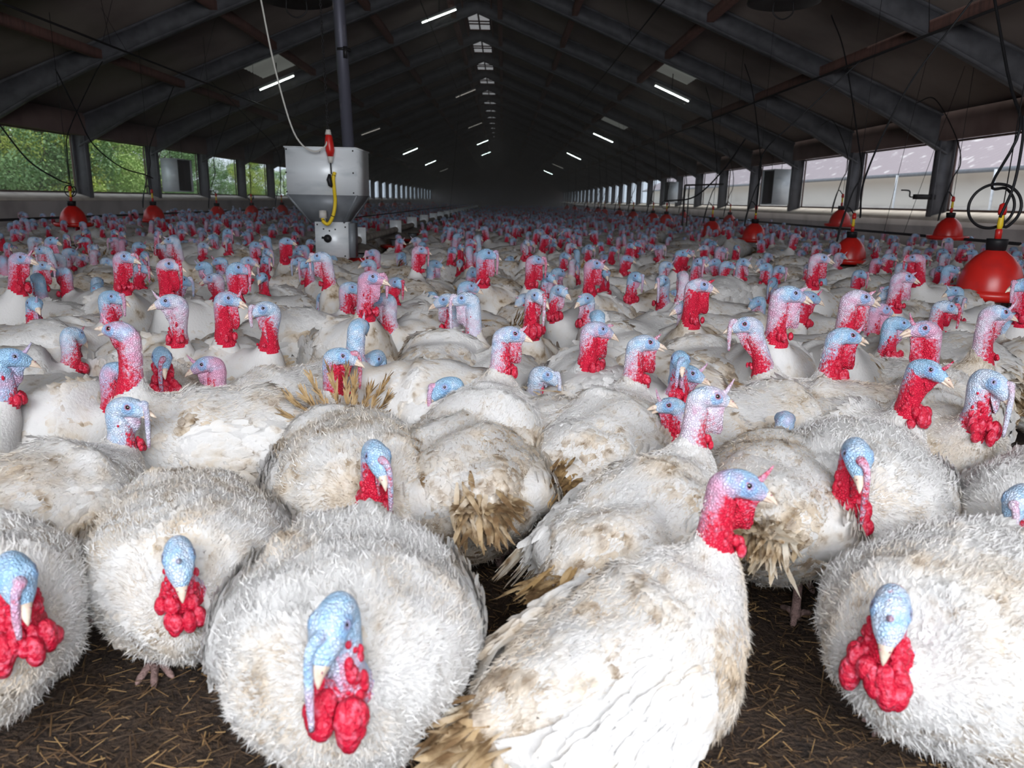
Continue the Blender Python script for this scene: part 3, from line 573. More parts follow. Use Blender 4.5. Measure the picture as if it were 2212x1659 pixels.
# ================================================================ turkeys
def skinmat():
    m_ = bpy.data.materials.new('bare_head_skin'); m_.use_nodes = True; nt = m_.node_tree; N = nt.nodes; L = nt.links; b = N['Principled BSDF']
    b.inputs['Roughness'].default_value = .5; b.inputs['Specular IOR Level'].default_value = .35
    at = N.new('ShaderNodeAttribute'); at.attribute_name = 'skin'; sp = N.new('ShaderNodeSeparateColor'); L.new(at.outputs['Color'], sp.inputs[0])
    oi = N.new('ShaderNodeObjectInfo'); so = N.new('ShaderNodeSeparateColor'); L.new(oi.outputs['Color'], so.inputs[0])
    tc = N.new('ShaderNodeTexCoord')
    add = N.new('ShaderNodeVectorMath'); add.operation = 'ADD'; L.new(tc.outputs['Object'], add.inputs[0])
    cmb = N.new('ShaderNodeCombineXYZ'); mr = N.new('ShaderNodeMath'); mr.operation = 'MULTIPLY'; mr.inputs[1].default_value = 7.0
    L.new(oi.outputs['Random'], mr.inputs[0]); L.new(mr.outputs[0], cmb.inputs[0]); L.new(mr.outputs[0], cmb.inputs[1]); L.new(cmb.outputs[0], add.inputs[1])
    def noise(sc_, det=3):
        n = N.new('ShaderNodeTexNoise'); n.inputs['Scale'].default_value = sc_; n.inputs['Detail'].default_value = det; L.new(add.outputs[0], n.inputs[0]); return n.outputs[0]
    def math_(op, a, b_, clamp=False):
        n = N.new('ShaderNodeMath'); n.operation = op; n.use_clamp = clamp
        for i, v in enumerate((a, b_)):
            if isinstance(v, (int, float)): n.inputs[i].default_value = v
            else: L.new(v, n.inputs[i])
        return n.outputs[0]
    def mix(f, a, b_):
        n = N.new('ShaderNodeMix'); n.data_type = 'RGBA'
        for i, v in ((0, f), (6, a), (7, b_)):
            if isinstance(v, tuple): n.inputs[i].default_value = (*v, 1)
            elif isinstance(v, (int, float)): n.inputs[i].default_value = v
            else: L.new(v, n.inputs[i])
        return n.outputs[2]
    def ss(x, lo, hi):
        n = N.new('ShaderNodeMapRange'); n.interpolation_type = 'SMOOTHSTEP'; n.inputs[1].default_value = lo; n.inputs[2].default_value = hi; L.new(x, n.inputs[0]); return n.outputs[0]
    n1 = noise(16); n2 = noise(130, 2); n3 = noise(45)
    # pink <-> blue by the bird's own tint (G) and the head mask (attribute G)
    bl = math_('ADD', math_('MULTIPLY', sp.outputs[1], 1.15), math_('ADD', math_('MULTIPLY', so.outputs[1], 1.25), -1.22))
    bl = ss(math_('ADD', bl, math_('MULTIPLY', math_('SUBTRACT', n1, .5), 2.6)), -.15, .85)
    col = mix(bl, (.64,.33,.47), (.32,.52,.73))
    pale = ss(math_('ADD', math_('MULTIPLY', n3, .8), math_('MULTIPLY', so.outputs[2], .5)), .55, .95)
    col = mix(math_('MULTIPLY', pale, .75), col, (.68,.70,.80))
    # red caruncled part low on the neck, speckled upper edge
    rd = math_('ADD', sp.outputs[0], math_('ADD', math_('MULTIPLY', so.outputs[0], .85), -.60))
    rd = math_('ADD', rd, math_('ADD', math_('MULTIPLY', math_('SUBTRACT', n2, .5), .9), math_('MULTIPLY', math_('SUBTRACT', n1, .5), .5)))
    rd = ss(rd, .34, .78)
    col = mix(rd, col, (.60,.012,.045))
    ep = math_('MULTIPLY', ss(math_('ADD', at.outputs['Alpha'], math_('MULTIPLY', math_('SUBTRACT', n3, .5), 1.2)), .25, .75), .8)
    col = mix(ep, col, (.24,.46,.76))
    # darker lore and eye ring (attribute B)
    col = mix(sp.outputs[2], col, (.40,.16,.25))
    L.new(col, b.inputs['Base Color'])
    vo = N.new('ShaderNodeTexVoronoi'); vo.inputs['Scale'].default_value = 170; vo.feature = 'DISTANCE_TO_EDGE'; L.new(add.outputs[0], vo.inputs[0])
    ns = noise(60, 4); h = math_('ADD', math_('MINIMUM', vo.outputs['Distance'], .25), math_('MULTIPLY', ns, .5))
    bp = N.new('ShaderNodeBump'); bp.inputs['Strength'].default_value = 1.0; bp.inputs['Distance'].default_value = .008; L.new(h, bp.inputs['Height']); L.new(bp.outputs[0], b.inputs['Normal'])
    return m_
def feathermat(name, base, stain1, stain2, amount=0.0):
    m_ = bpy.data.materials.new(name); m_.use_nodes = True; nt = m_.node_tree; N = nt.nodes; L = nt.links; b = N['Principled BSDF']
    b.inputs['Roughness'].default_value = .85; b.inputs['Specular IOR Level'].default_value = .12
    oi = N.new('ShaderNodeObjectInfo'); tc = N.new('ShaderNodeTexCoord'); at = N.new('ShaderNodeAttribute'); at.attribute_name = 'skin'
    sp = N.new('ShaderNodeSeparateColor'); L.new(at.outputs['Color'], sp.inputs[0])
    add = N.new('ShaderNodeVectorMath'); add.operation = 'ADD'; mr = N.new('ShaderNodeMath'); mr.operation = 'MULTIPLY'; mr.inputs[1].default_value = 9.0
    cmb = N.new('ShaderNodeCombineXYZ'); L.new(oi.outputs['Random'], mr.inputs[0]); L.new(mr.outputs[0], cmb.inputs[0]); L.new(mr.outputs[0], cmb.inputs[2])
    L.new(tc.outputs['Object'], add.inputs[0]); L.new(cmb.outputs[0], add.inputs[1])
    def noise(s_, d_): n = N.new('ShaderNodeTexNoise'); n.inputs['Scale'].default_value = s_; n.inputs['Detail'].default_value = d_; L.new(add.outputs[0], n.inputs[0]); return n.outputs[0]
    def mth(op, a, b_):
        n = N.new('ShaderNodeMath'); n.operation = op
        for i, v in enumerate((a, b_)):
            if isinstance(v, (int, float)): n.inputs[i].default_value = v
            else: L.new(v, n.inputs[i])
        return n.outputs[0]
    def ss(x, lo, hi): n = N.new('ShaderNodeMapRange'); n.interpolation_type = 'SMOOTHSTEP'; n.inputs[1].default_value = lo; n.inputs[2].default_value = hi; L.new(x, n.inputs[0]); return n.outputs[0]
    def mix(f, a, c):
        n = N.new('ShaderNodeMix'); n.data_type = 'RGBA'; L.new(f, n.inputs[0])
        for i, v in ((6, a), (7, c)):
            if isinstance(v, tuple): n.inputs[i].default_value = (*v, 1)
            else: L.new(v, n.inputs[i])
        return n.outputs[2]
    big = mth('ADD', noise(6.0, 3), mth('MULTIPLY', mth('SUBTRACT', oi.outputs['Random'], .5), .26)); mid = noise(26, 6)
    f1 = ss(mth('ADD', mth('ADD', mth('MULTIPLY', big, .75), mth('MULTIPLY', mid, .35)), mth('ADD', mth('MULTIPLY', sp.outputs[1], .20), amount)), .50, .84)   # cream soiling, feather-to-feather
    f2 = ss(mth('ADD', mth('ADD', mth('MULTIPLY', mid, .9), mth('MULTIPLY', big, .45)), mth('ADD', mth('MULTIPLY', sp.outputs[2], .30), amount)), .76, 1.0)                # brown dirt
    c = mix(f1, base, stain1); c = mix(f2, c, stain2); c2 = mix(mth('MULTIPLY', sp.outputs[0], .5), c, (.82,.80,.78) if amount == 0 else stain1)
    L.new(c2, b.inputs['Base Color'])
    wv = N.new('ShaderNodeTexNoise'); wv.inputs['Scale'].default_value = 120; wv.inputs['Detail'].default_value = 3; L.new(tc.outputs['Object'], wv.inputs[0])
    bp = N.new('ShaderNodeBump'); bp.inputs['Strength'].default_value = .5; bp.inputs['Distance'].default_value = .006; L.new(wv.outputs[0], bp.inputs['Height']); L.new(bp.outputs[0], b.inputs['Normal'])
    tl = N.new('ShaderNodeBsdfTranslucent'); ms_ = N.new('ShaderNodeMixShader'); ms_.inputs[0].default_value = .38; L.new(c2, tl.inputs[0])
    L.new(b.outputs[0], ms_.inputs[1]); L.new(tl.outputs[0], ms_.inputs[2]); L.new(ms_.outputs[0], N['Material Output'].inputs[0])
    return m_
M['skin'] = skinmat()
M['feather'] = feathermat('white_plumage', (.84,.83,.82), (.70,.58,.43), (.26,.17,.09))
M['quill'] = feathermat('soiled_quill_feathers', (.80,.75,.66), (.55,.40,.23), (.20,.12,.06), .07)
M['worn'] = feathermat('worn_brown_feathers', (.62,.47,.28), (.42,.27,.12), (.12,.07,.035), .12)
M['beak'] = mat('horn_beak', (.66,.55,.45), .45, 0, (60, (.50,.36,.28), .45, .75))
M['eye'] = mat('dark_brown_eye', (.012,.006,.005), .12, spec=.7)
M['eyelid'] = mat('eyelid_skin', (.34,.12,.17), .5)
M['carun'] = mat('red_caruncle_skin', (.50,.008,.035), .42, 0, (90, (.70,.16,.24), .50, .75), .8, 130, spec=.4)
M['leg'] = mat('scaly_leg_skin', (.34,.22,.20), .6, 0, (40, (.20,.13,.12), .4, .65), .7, 220)

# stations: x, z, half width, half height, tilt(deg), part (0 torso,1 feathered neck,2 bare neck,3 head)
TORSO = [(-.27,.335,.012,.012,-5),(-.255,.330,.055,.045,-3),(-.21,.316,.105,.093,0),(-.13,.297,.155,.150,0),(-.03,.284,.178,.173,0),(.07,.292,.180,.178,8),(.14,.312,.160,.172,20),(.185,.345,.128,.138,38)]
TORSO_S = [(-.27,.300,.012,.012,-5),(-.255,.294,.055,.050,-3),(-.21,.276,.110,.095,0),(-.13,.256,.163,.145,0),(-.03,.246,.190,.162,0),(.07,.248,.192,.165,2),(.14,.256,.176,.156,6),(.192,.268,.148,.138,10)]
NECKS = {
 'U': [(.210,.395,.088,.095,56,1),(.224,.428,.062,.066,72,1),(.230,.455,.048,.051,82,1.15),(.234,.480,.0395,.042,88,1.75),(.237,.508,.0355,.038,90,2),(.240,.540,.0335,.0365,88,2),(.246,.578,.0325,.036,82,2)],
 'M': [(.213,.380,.086,.095,48,1),(.236,.398,.062,.066,60,1),(.250,.414,.048,.050,70,1.2),(.258,.434,.040,.042,80,1.8),(.261,.458,.036,.038,90,2),(.260,.484,.034,.037,92,2),(.257,.511,.033,.0365,88,2)],
 'S': [(.232,.288,.108,.108,16,.2),(.256,.300,.068,.068,32,.5),(.270,.314,.048,.048,54,1.3),(.279,.333,.041,.042,74,2),(.283,.358,.037,.039,84,2),(.283,.386,.034,.037,86,2),(.281,.414,.033,.036,80,2)],
}
HEAD = [(.000,.021,.0315,.0350,60),(.014,.035,.0330,.0335,30),(.034,.041,.0335,.0325,5),(.054,.039,.0310,.0300,-8),(.072,.034,.0255,.0250,-14),(.084,.030,.0195,.0205,-16),(.093,.027,.0145,.0165,-17)]
HS = .79
HEAD = [(x*HS, z*HS+.004, w*HS*1.02, h*HS, t) for x, z, w, h, t in HEAD]
NECKS = {k: [(x, z, w*(.80 if p >= 2 else .86 if p > 1.5 else .93 if p > 1 else 1), h*(.80 if p >= 2 else .86 if p > 1.5 else .93 if p > 1 else 1), t, p) for x, z, w, h, t, p in v] for k, v in NECKS.items()}
def catmull(A, sub):
    A = np.asarray(A, float); out = []; P = np.vstack([2*A[0]-A[1], A, 2*A[-1]-A[-2]])
    for i in range(len(A)-1):
        p0, p1, p2, p3 = P[i:i+4]
        for t in np.arange(sub)/sub: out.append(.5*(2*p1+(p2-p0)*t+(2*p0-5*p1+4*p2-p3)*t*t+(3*p1-p0-3*p2+p3)*t**3))
    out.append(A[-1]); return np.array(out)
FT = None
def feather_template(rows=5, ragged=0.0):
    t = np.linspace(0, 1, rows); wd = np.array([.35,.85,1.0,.85,.35]) if rows == 5 else np.interp(t, [0,.15,.5,.85,1], [.3,.8,1,.85,.3])
    V = []
    for a, w_ in zip(t, wd): V += [(a, -w_, -.07), (a, 0, .07), (a, w_, -.07)]
    V = np.array(V); q = []
    for i in range(rows-1):
        for j in range(2): q.append((i*3+j, i*3+j+1, (i+1)*3+j+1, (i+1)*3+j))
    return V, np.array(q)
def feathers(mb, P, D, Nn, L, W, curl, tone, rng, rows=5, mat_=0):
    """P roots, D direction, Nn normal, L length, W half width; curl bends the tip along the normal (negative hugs the body)"""
    n = len(P); T, q = feather_template(rows)
    D = D/(np.linalg.norm(D, axis=1)[:,None]+1e-9); S = np.cross(Nn, D); S /= np.linalg.norm(S, axis=1)[:,None]+1e-9; Nn = np.cross(D, S)
    jit = 1+rng.normal(0, .12, (n, len(T), 1))*np.array([[[1.0]]])
    tt = T[None,:,0:1]*jit
    V = P[:,None]+D[:,None]*tt*L[:,None,None]+S[:,None]*T[None,:,1:2]*W[:,None,None]*jit+Nn[:,None]*(T[None,:,2:3]*W[:,None,None]+curl[:,None,None]*L[:,None,None]*T[None,:,0:1]**2)
    Q = (q[None]+(np.arange(n)*len(T))[:,None,None]).reshape(-1, 4)
    col = np.zeros((n, len(T), 4)); col[:] = tone[:,None,:]; col[...,3] = 1
    mb.add(V.reshape(-1,3), Q, mat=mat_, col=col.reshape(-1,4))
def make_turkey(pose='U', yaw=0.0, hpitch=0.0, bpitch=0.0, puff=0.0, neck=0.0, lean=0.0, snood=.6, wattle=1.0, carun=1.0, mouth=0.0, tail='down', lod=0, seed=0, legs=True, dens=1.0, sideshift=0.0, redh=0.0, drop=0.0, beard=0, slim=1.0):
    """returns dict of meshes in bird space (x forward, z up, feet at z=0) and the eye/head centre"""
    r = np.random.default_rng(seed); out = {}
    nseg = (32, 22, 10)[lod]; sub = (5, 4, 2)[lod]
    st = []
    cp, sp_ = math.cos(math.radians(bpitch)), math.sin(math.radians(bpitch))
    TS = TORSO_S if pose == 'S' else TORSO
    for (x, z, w_, h, ti) in TS:
        w_ *= 1+.11*puff; h *= 1+.08*puff; z += .012*puff-drop; w_ *= slim; h *= slim
        dx, dz = x+.0, z-.33+drop; st.append([dx*cp-dz*sp_, .33-drop+dx*sp_+dz*cp, w_, h, ti+bpitch*.6, 0, 0])
    o = np.array(TS[-1][:2]); ox, oz = st[-1][0]-o[0], st[-1][1]-o[1]
    nk = NECKS[pose]; nz = len(nk)
    for k, (x, z, w_, h, ti, pt) in enumerate(nk):
        f = (k+1)/nz; g = (1+.16*puff*(1-f)**2) if k < 3 else 1
        st.append([x+ox+lean*f*f, z+oz+neck*f, w_*g, h*g, ti-lean*120*f*(1-f)*0, f, pt])
    bx, bz = st[-1][0], st[-1][1]
    hp_ = math.radians(hpitch); ch, sh = math.cos(hp_), math.sin(hp_)
    hst = []
    for (x, z, w_, h, ti) in HEAD: hst.append([x*ch-(z-.016)*sh, .016+x*sh+(z-.016)*ch, w_, h, ti+hpitch])
    # spine rows: px, pz, hx(head-forward), w, h, tilt, yawfrac, part
    rows = [[s[0], s[1], 0, s[2], s[3], s[4], max(0, s[5]-.25)/.75 if s[5] > 0 else 0, s[6]] for s in st]
    for k, s in enumerate(hst): rows.append([bx, bz+s[1], s[0], s[2], s[3], s[4], 1.0, 3 if k > 0 else 2.6])
    A = catmull(rows, sub); A[:,3:5] = np.maximum(A[:,3:5], .004); A[:,6] = np.clip(A[:,6], 0, 1)
    th = np.arange(nseg)*2*PI/nseg; Y = math.radians(yaw)*A[:,6]
    cy, sy = np.cos(Y), np.sin(Y)
    C0 = np.stack([A[:,0]+A[:,2]*cy, A[:,2]*sy+sideshift*A[:,6]**1.5, A[:,1]], 1)
    ti = np.radians(A[:,5]); up = np.stack([-np.sin(ti)*cy, -np.sin(ti)*sy, np.cos(ti)], 1); side = np.stack([-sy, cy, np.zeros_like(sy)], 1); fw = np.stack([np.cos(ti)*cy, np.cos(ti)*sy, np.sin(ti)], 1)
    ct, s_t = np.cos(th), np.sin(th); head = np.clip(A[:,7]-1.9, 0, 1)
    w_ = A[:,3][:,None]*(1-.12*head[:,None]*np.clip(s_t, 0, 1)[None]**2)   # crown a little narrower
    # body: flatter back, deep rounded breast with keel
    tor = np.clip(1-A[:,7], 0, 1)[:,None]
    hh = A[:,4][:,None]*(1-.06*tor*np.clip(s_t, 0, 1)[None]+.06*tor*np.clip(-s_t, 0, 1)[None])
    V = C0[:,None]+side[:,None]*(ct[None]*w_)[...,None]+up[:,None]*(s_t[None]*hh)[...,None]
    # lumpy plumage swell
    if lod < 2:
        q = V.reshape(-1,3); ph = r.uniform(0, 6, 8)
        lump = sum(np.sin(q@r.normal(0, 22, 3)+ph[i]) for i in range(8))/8
        nn = (V-C0[:,None]); nl = np.linalg.norm(nn, axis=2, keepdims=True)+1e-9
        lump = lump+.42*sum(np.sin(q@r.normal(0, 48, 3)+ph[i]) for i in range(8))/8*3**.5
        V = V+nn/nl*(lump.reshape(V.shape[:2])[...,None]*.022*tor[...,None])
    bare = np.clip((A[:,7]-1.35)/.5, 0, 1)
    # head features: eye bulges and brow, sunken lore
    ie = np.argmin(np.abs(A[:,2]-.047*HS*ch)+np.where(A[:,7] < 2.5, 9, 0)); hc = C0[ie].copy()
    eyes = [hc+side[ie]*s*.0262*HS*1.03+up[ie]*.0068+fw[ie]*.004 for s in (1, -1)]
    for e in eyes:
        d = np.linalg.norm(V-e, axis=2); ring = np.exp(-((d-.0095)/.004)**2)*.0026; dirn = (e-hc)/np.linalg.norm(e-hc); V = V+ring[...,None]*dirn
        V = V+(np.exp(-(np.linalg.norm(V-(e+up[ie]*.009+fw[ie]*.003), axis=2)/.0065)**2)*.003)[...,None]*dirn
    # attribute: R redness, G blueness(head), B eye ring
    ku = np.clip((A[:,7]-1.5)/1.2, 0, 1)   # 0 at neck base .. 1 head
    front = np.clip(-s_t, 0, 1)[None]
    zb = A[:,1]; kneck = np.clip((np.arange(len(A))-np.argmax(A[:,7] > 1.6))/max(1, (np.argmax(A[:,7] > 2.7)-np.argmax(A[:,7] > 1.6))), 0, 1)
    R_ = .66-.52*np.clip(kneck,0,1)[:,None]+front*.34-.24*np.clip(s_t,0,1)[None]-.30*np.clip((kneck[:,None]-.9)/.1,0,1)
    R_ = R_+redh*np.clip(s_t, 0, 1)[None]*(kneck[:,None]>.9)*.9
    G_ = np.repeat((.25+.75*np.clip(kneck, 0, 1)**1.5)[:,None], nseg, 1)+.15*np.clip(s_t,0,1)[None]
    B_ = np.zeros_like(R_)
    for e in eyes: d = np.linalg.norm(V-e, axis=2); B_ = np.maximum(B_, .75*np.exp(-(d/.0092)**4))
    P_ = np.zeros_like(R_)
    for e in eyes: d = np.linalg.norm((V-(e-up[ie]*.005+fw[ie]*.001))*1.0, axis=2); P_ = np.maximum(P_, np.exp(-(d/.0185)**4))
    col = np.stack([R_, G_, B_, P_*1.0], -1)
    mb = MB(); k = len(A); isb = A[:,7][:,None] > 1.5+.42*s_t[None]
    i = np.arange(k-1)[:,None]; j = np.arange(nseg)[None]; j2 = (j+1) % nseg
    Q = np.stack([i*nseg+j, i*nseg+j2, (i+1)*nseg+j2, (i+1)*nseg+j], -1); qb = isb[:-1] & isb[1:]
    # feathered area colours reuse the attribute as dirt masks
    low = np.clip((.28-V[...,2])/.18, 0, 1); rear = np.clip((-V[...,0]-.05)/.2, 0, 1)
    cf = np.stack([np.zeros_like(low), .35*low+.3*rear, .30*low+.25*rear, np.ones_like(low)], -1)
    colf = np.where(isb[...,None], col, cf)
    ends = np.vstack([V.reshape(-1,3), V[0].mean(0), V[-1].mean(0)+fw[-1]*.004]); cc = np.vstack([colf.reshape(-1,4), colf[0,0], colf[-1,0]])
    a, b = k*nseg, k*nseg+1; jj = np.arange(nseg)
    base = mb.n; mb.add(ends, Q[~qb], np.stack([np.full(nseg, a), (jj+1) % nseg, jj], 1), mat=0, col=cc)
    mb.Fq.append(Q[qb].reshape(-1,4)+base); mb.mq.append(np.full(qb.sum(), 1)); mb.Ft.append(np.stack([np.full(nseg, b), (k-1)*nseg+jj, (k-1)*nseg+(jj+1) % nseg], 1)+base); mb.mt.append(np.full(nseg, 1))
    # legs
    if legs:
        for s in (1, -1):
            H = np.array([-.01, s*.075, .30]); K = np.array([.035+.02*s*r.uniform(-1,1), s*.088, .215]); An = np.array([-.015+.015*s, s*.085, .145]); Ft = np.array([.01+.03*s*r.uniform(-1,1), s*.088, .016])
            nl_ = 8 if lod else 12
            mb.tube(catmull([H, K, An+[0,0,.012]], 4), np.interp(np.linspace(0,1,9), [0,.5,1], [.06,.040,.019]), nl_, mat=0)
            mb.tube(catmull([An+[0,0,.02], An, (An+Ft)/2+[.004,0,0], Ft], 4), np.interp(np.linspace(0,1,13), [0,.2,.4,.85,1], [.017,.0175,.0105,.011,.015]), nl_, mat=2)
            if lod < 2:
                for ang, ln in ((0,.088),(32,.072),(-32,.072),(172,.034)):
                    a_ = math.radians(ang); dv = np.array([math.cos(a_), math.sin(a_), 0])
                    mb.tube(catmull([Ft+[0,0,.0], Ft+dv*ln*.35+[0,0,.006], Ft+dv*ln*.75-[0,0,.004], Ft+dv*ln-[0,0,.010]], 4), np.interp(np.linspace(0,1,13), [0,.2,.3,.55,.65,.9,1], [.011,.0085,.0095,.0075,.0085,.0055,.002]), 8, mat=2)
    out['body'] = (mb, [M['feather'], M['skin'], M['leg']], True)
    # ---------- plumage
    nrmv = np.cross(np.roll(V, -1, 1)-np.roll(V, 1, 1), np.gradient(V, axis=0)); nrmv /= np.linalg.norm(nrmv, axis=2, keepdims=True)+1e-9
    sgn = np.sign(np.sum(nrmv*(V-C0[:,None]), 2, keepdims=True)); nrmv *= sgn
    tang = np.gradient(C0, axis=0); tang /= np.linalg.norm(tang, axis=1)[:,None]+1e-9
    ii, jj = np.meshgrid(np.arange(1, k-1), np.arange(nseg), indexing='ij'); ok = A[ii,7] < 1.52+.42*s_t[jj]+r.uniform(-.12, .10, jj.shape)
    ii, jj = ii[ok], jj[ok]
    area = np.linalg.norm(np.cross(V[ii,(jj+1) % nseg]-V[ii,jj], V[ii+1,jj]-V[ii,jj]), axis=1)
    neckness = np.clip(A[ii,6]*1.3+np.clip(A[ii,7],0,1), 0, 1); wgt = area*(1+2.2*neckness)
    if lod < 2:
        N = int((7500, 3000)[lod]*dens); pk = r.choice(len(ii), N, p=wgt/wgt.sum()); a_, b_ = ii[pk], jj[pk]; u, v = r.uniform(0, 1, (2, N, 1)); b2_ = (b_+1) % nseg
        lerp = lambda X: (X[a_,b_]*(1-u)*(1-v)+X[a_,b2_]*(1-u)*v+X[a_+1,b_]*u*(1-v)+X[a_+1,b2_]*u*v)
        P = lerp(V); Nn = lerp(nrmv); nk_ = np.clip(A[a_,7], 0, 1); tf = -tang[a_]
        D = tf-np.sum(tf*Nn, 1)[:,None]*Nn
        D = D+np.array([0,0,-.28])*(1-nk_)[:,None]+r.normal(0, .16, (N,3)); D = D-np.sum(D*Nn, 1)[:,None]*Nn; D /= np.linalg.norm(D, axis=1)[:,None]+1e-9
        cl = sum(np.sin(P@r.normal(0, 55, 3)+r.uniform(0, 6)) for _ in range(6))/6    # plumage parts in soft clumps
        lift = np.radians((2+5*np.clip(cl+.3, 0, 1)*(1+puff))*(1-.5*nk_)+r.exponential(1.2, N)*(1+(1-puff)*.8)); D2 = D*np.cos(lift)[:,None]+Nn*np.sin(lift)[:,None]; N2 = Nn*np.cos(lift)[:,None]-D*np.sin(lift)[:,None]
        sc_ = (.90 if pose == 'S' else 1.0) if lod == 0 else 1.2; xx = P[:,0]
        L = (r.uniform(.020, .036, N)+.016*np.clip(-xx/.25, 0, 1))*(1-.50*nk_)*sc_; W = L*r.uniform(.30, .42, N)*(1+.15*puff)
        low = np.clip((.28-P[:,2])/.18, 0, 1); rear = np.clip((-xx-.05)/.2, 0, 1)
        tone = np.stack([r.uniform(0, .6, N), r.uniform(0, .5, N)*.6+.30*low+.25*rear, r.uniform(-.15, .25, N)+.30*low+.25*rear, np.ones(N)], 1)
        mbp = MB(); feathers(mbp, P-Nn*.003, D2, N2, L, W, r.uniform(-.28, .0, N), tone, r)
        # fine loose down that breaks up the outline
        if lod == 0:
            Nd = int(26000*dens); pk = r.choice(len(ii), Nd, p=wgt/wgt.sum()); a_, b_ = ii[pk], jj[pk]; u, v = r.uniform(0, 1, (2, Nd, 1)); b2_ = (b_+1) % nseg
            P = lerp(V); Nn = lerp(nrmv); nk_ = np.clip(A[a_,7], 0, 1); tf = -tang[a_]; D = tf-np.sum(tf*Nn, 1)[:,None]*Nn; D = D/(np.linalg.norm(D, axis=1)[:,None]+1e-9)+r.normal(0, .35, (Nd,3))+Nn*r.uniform(.15, .8, (Nd,1))*.45; D /= np.linalg.norm(D, axis=1)[:,None]
            S = np.cross(D, r.normal(0,1,(Nd,3))); S /= np.linalg.norm(S, axis=1)[:,None]; L = (r.uniform(.010, .026, Nd)*(1-.6*nk_))[:,None]; W = r.uniform(.0005, .0012, Nd)[:,None]*(1+.3*puff); P = P+Nn*.003
            Vd = np.stack([P-S*W, P+S*W, P+D*L+Nn*-.1*L], 1).reshape(-1,3); n0 = mbp.n; tn = np.zeros((Nd,4)); tn[:,0] = .3; tn[:,1] = r.uniform(0,.3,Nd); tn[:,3] = 1
            mbp.add(Vd, tris=np.arange(Nd*3).reshape(-1,3), col=np.repeat(tn, 3, 0))
        out['plumage'] = (mbp, [M['feather']], True)
    if beard and lod < 2:
        ib = int(np.argmax(A[:,7] > .05)); jb = int(nseg*.72); pb = V[ib, jb]; nb_ = nrmv[ib, jb]; mbd = MB()
        for q in range(14): e_ = r.normal(0, .004, 3); mbd.tube([pb+e_, pb+nb_*.016+e_*1.5-[0,0,.006], pb+nb_*.022+e_*2.2-[0,0,.020]], [.0024,.0018,.0006], 4)
        out['beard'] = (mbd, [M['black']], False)
    # ---------- wings
    ZB = drop+(.045 if pose == 'S' else 0)
    Rb = lambda P: np.stack([P[...,0]*cp-(P[...,2]-.33)*sp_, P[...,1], .33-ZB+P[...,0]*sp_+(P[...,2]-.33)*cp], -1)
    for s in (1, -1):
        mw = MB(); kx = 9; ny_ = 8 if lod < 2 else 5
        xs = np.linspace(.13, -.24, kx); top = np.interp(xs, [-.24,-.1,.05,.13], [.360,.395,.405,.37]); bot = np.interp(xs, [-.24,-.1,.05,.13], [.310,.22,.22,.30])-.03*puff
        G = np.zeros((kx, ny_, 3))
        for i_ in range(kx):
            for j_ in range(ny_):
                f = j_/(ny_-1); z = top[i_]+(bot[i_]-top[i_])*f
                cen = np.interp(xs[i_], [c[0] for c in TS], [c[1] for c in TS])+.012*puff+(.045 if pose == 'S' else 0); wx = np.interp(xs[i_], [c[0] for c in TS], [c[2] for c in TS])*(1+.11*puff)*slim; hx_ = np.interp(xs[i_], [c[0] for c in TS], [c[3] for c in TS])*(1+.08*puff)*slim
                y = wx*math.sqrt(max(.05, 1-min(.95, ((z-cen)/hx_)**2)))
                bul = .018*math.sin(PI*min(1, max(0, (xs[i_]+.24)/.37)))+.012*math.sin(PI*f)
                edge = -.03 if (i_ in (0, kx-1) or j_ in (0, ny_-1)) else 0
                G[i_, j_] = (xs[i_], s*(y+bul+edge+(.02 if xs[i_] < -.12 else 0)), z)
        G = Rb(G); tn = np.array([.2,.15,.1,1]); mw.grid(G, wrap=False, col=np.broadcast_to(tn, (kx, ny_, 4)))
        # covert rows and folded primaries
        def surf(fx_, fz_):
            a1 = np.clip(fx_*(kx-1), 0, kx-1.001); b1 = np.clip(fz_*(ny_-1), 0, ny_-1.001); i0, j0 = a1.astype(int), b1.astype(int); du, dv = (a1-i0)[:,None], (b1-j0)[:,None]
            return G[i0,j0]*(1-du)*(1-dv)+G[i0+1,j0]*du*(1-dv)+G[i0,j0+1]*(1-du)*dv+G[i0+1,j0+1]*du*dv
        if lod < 2:
            n_ = int((360, 120)[lod]*dens); fx_ = r.uniform(.02, .8, n_); fz_ = r.uniform(.03, .97, n_); P = surf(fx_, fz_); out_ = np.array([0, s*1.0, .15])
            D = Rb(np.array([[-1.0, 0, -.22]]))[0]-Rb(np.zeros((1,3)))[0]; D = D[None]+r.normal(0, .13, (n_,3)); N_ = np.broadcast_to(out_, (n_,3))+r.normal(0, .12, (n_,3)); D = D-np.sum(D*N_, 1)[:,None]*N_/np.sum(N_*N_, 1)[:,None]
            sc_ = 1 if lod == 0 else 1.5; L = r.uniform(.035, .055, n_)*sc_; W = L*.28
            tone = np.stack([r.uniform(0,.5,n_), r.uniform(.1,.5,n_)+.2*fz_, r.uniform(-.1,.25,n_)+.15*fz_, np.ones(n_)], 1)
            feathers(mw, P+out_*.006, D, N_, L, W, r.uniform(-.15,.05,n_), tone, r)
        # primaries and secondaries
        n_ = 11 if lod < 2 else 4; f = np.linspace(0, 1, n_); P = surf(.42+.33*f, 1-.62*f**1.2*.9)+np.array([0, s*.010, 0])*(1+f[:,None]*.8)
        D = np.stack([-np.ones(n_), s*(-.05+.05*f), -.30+.20*f], 1); D = Rb(D)-Rb(np.zeros((n_,3))); D += r.normal(0, .03, (n_,3)); L = (.095 if lod == 0 else .11)+.05*f+r.uniform(-.01,.01,n_); W = np.full(n_, .0105)
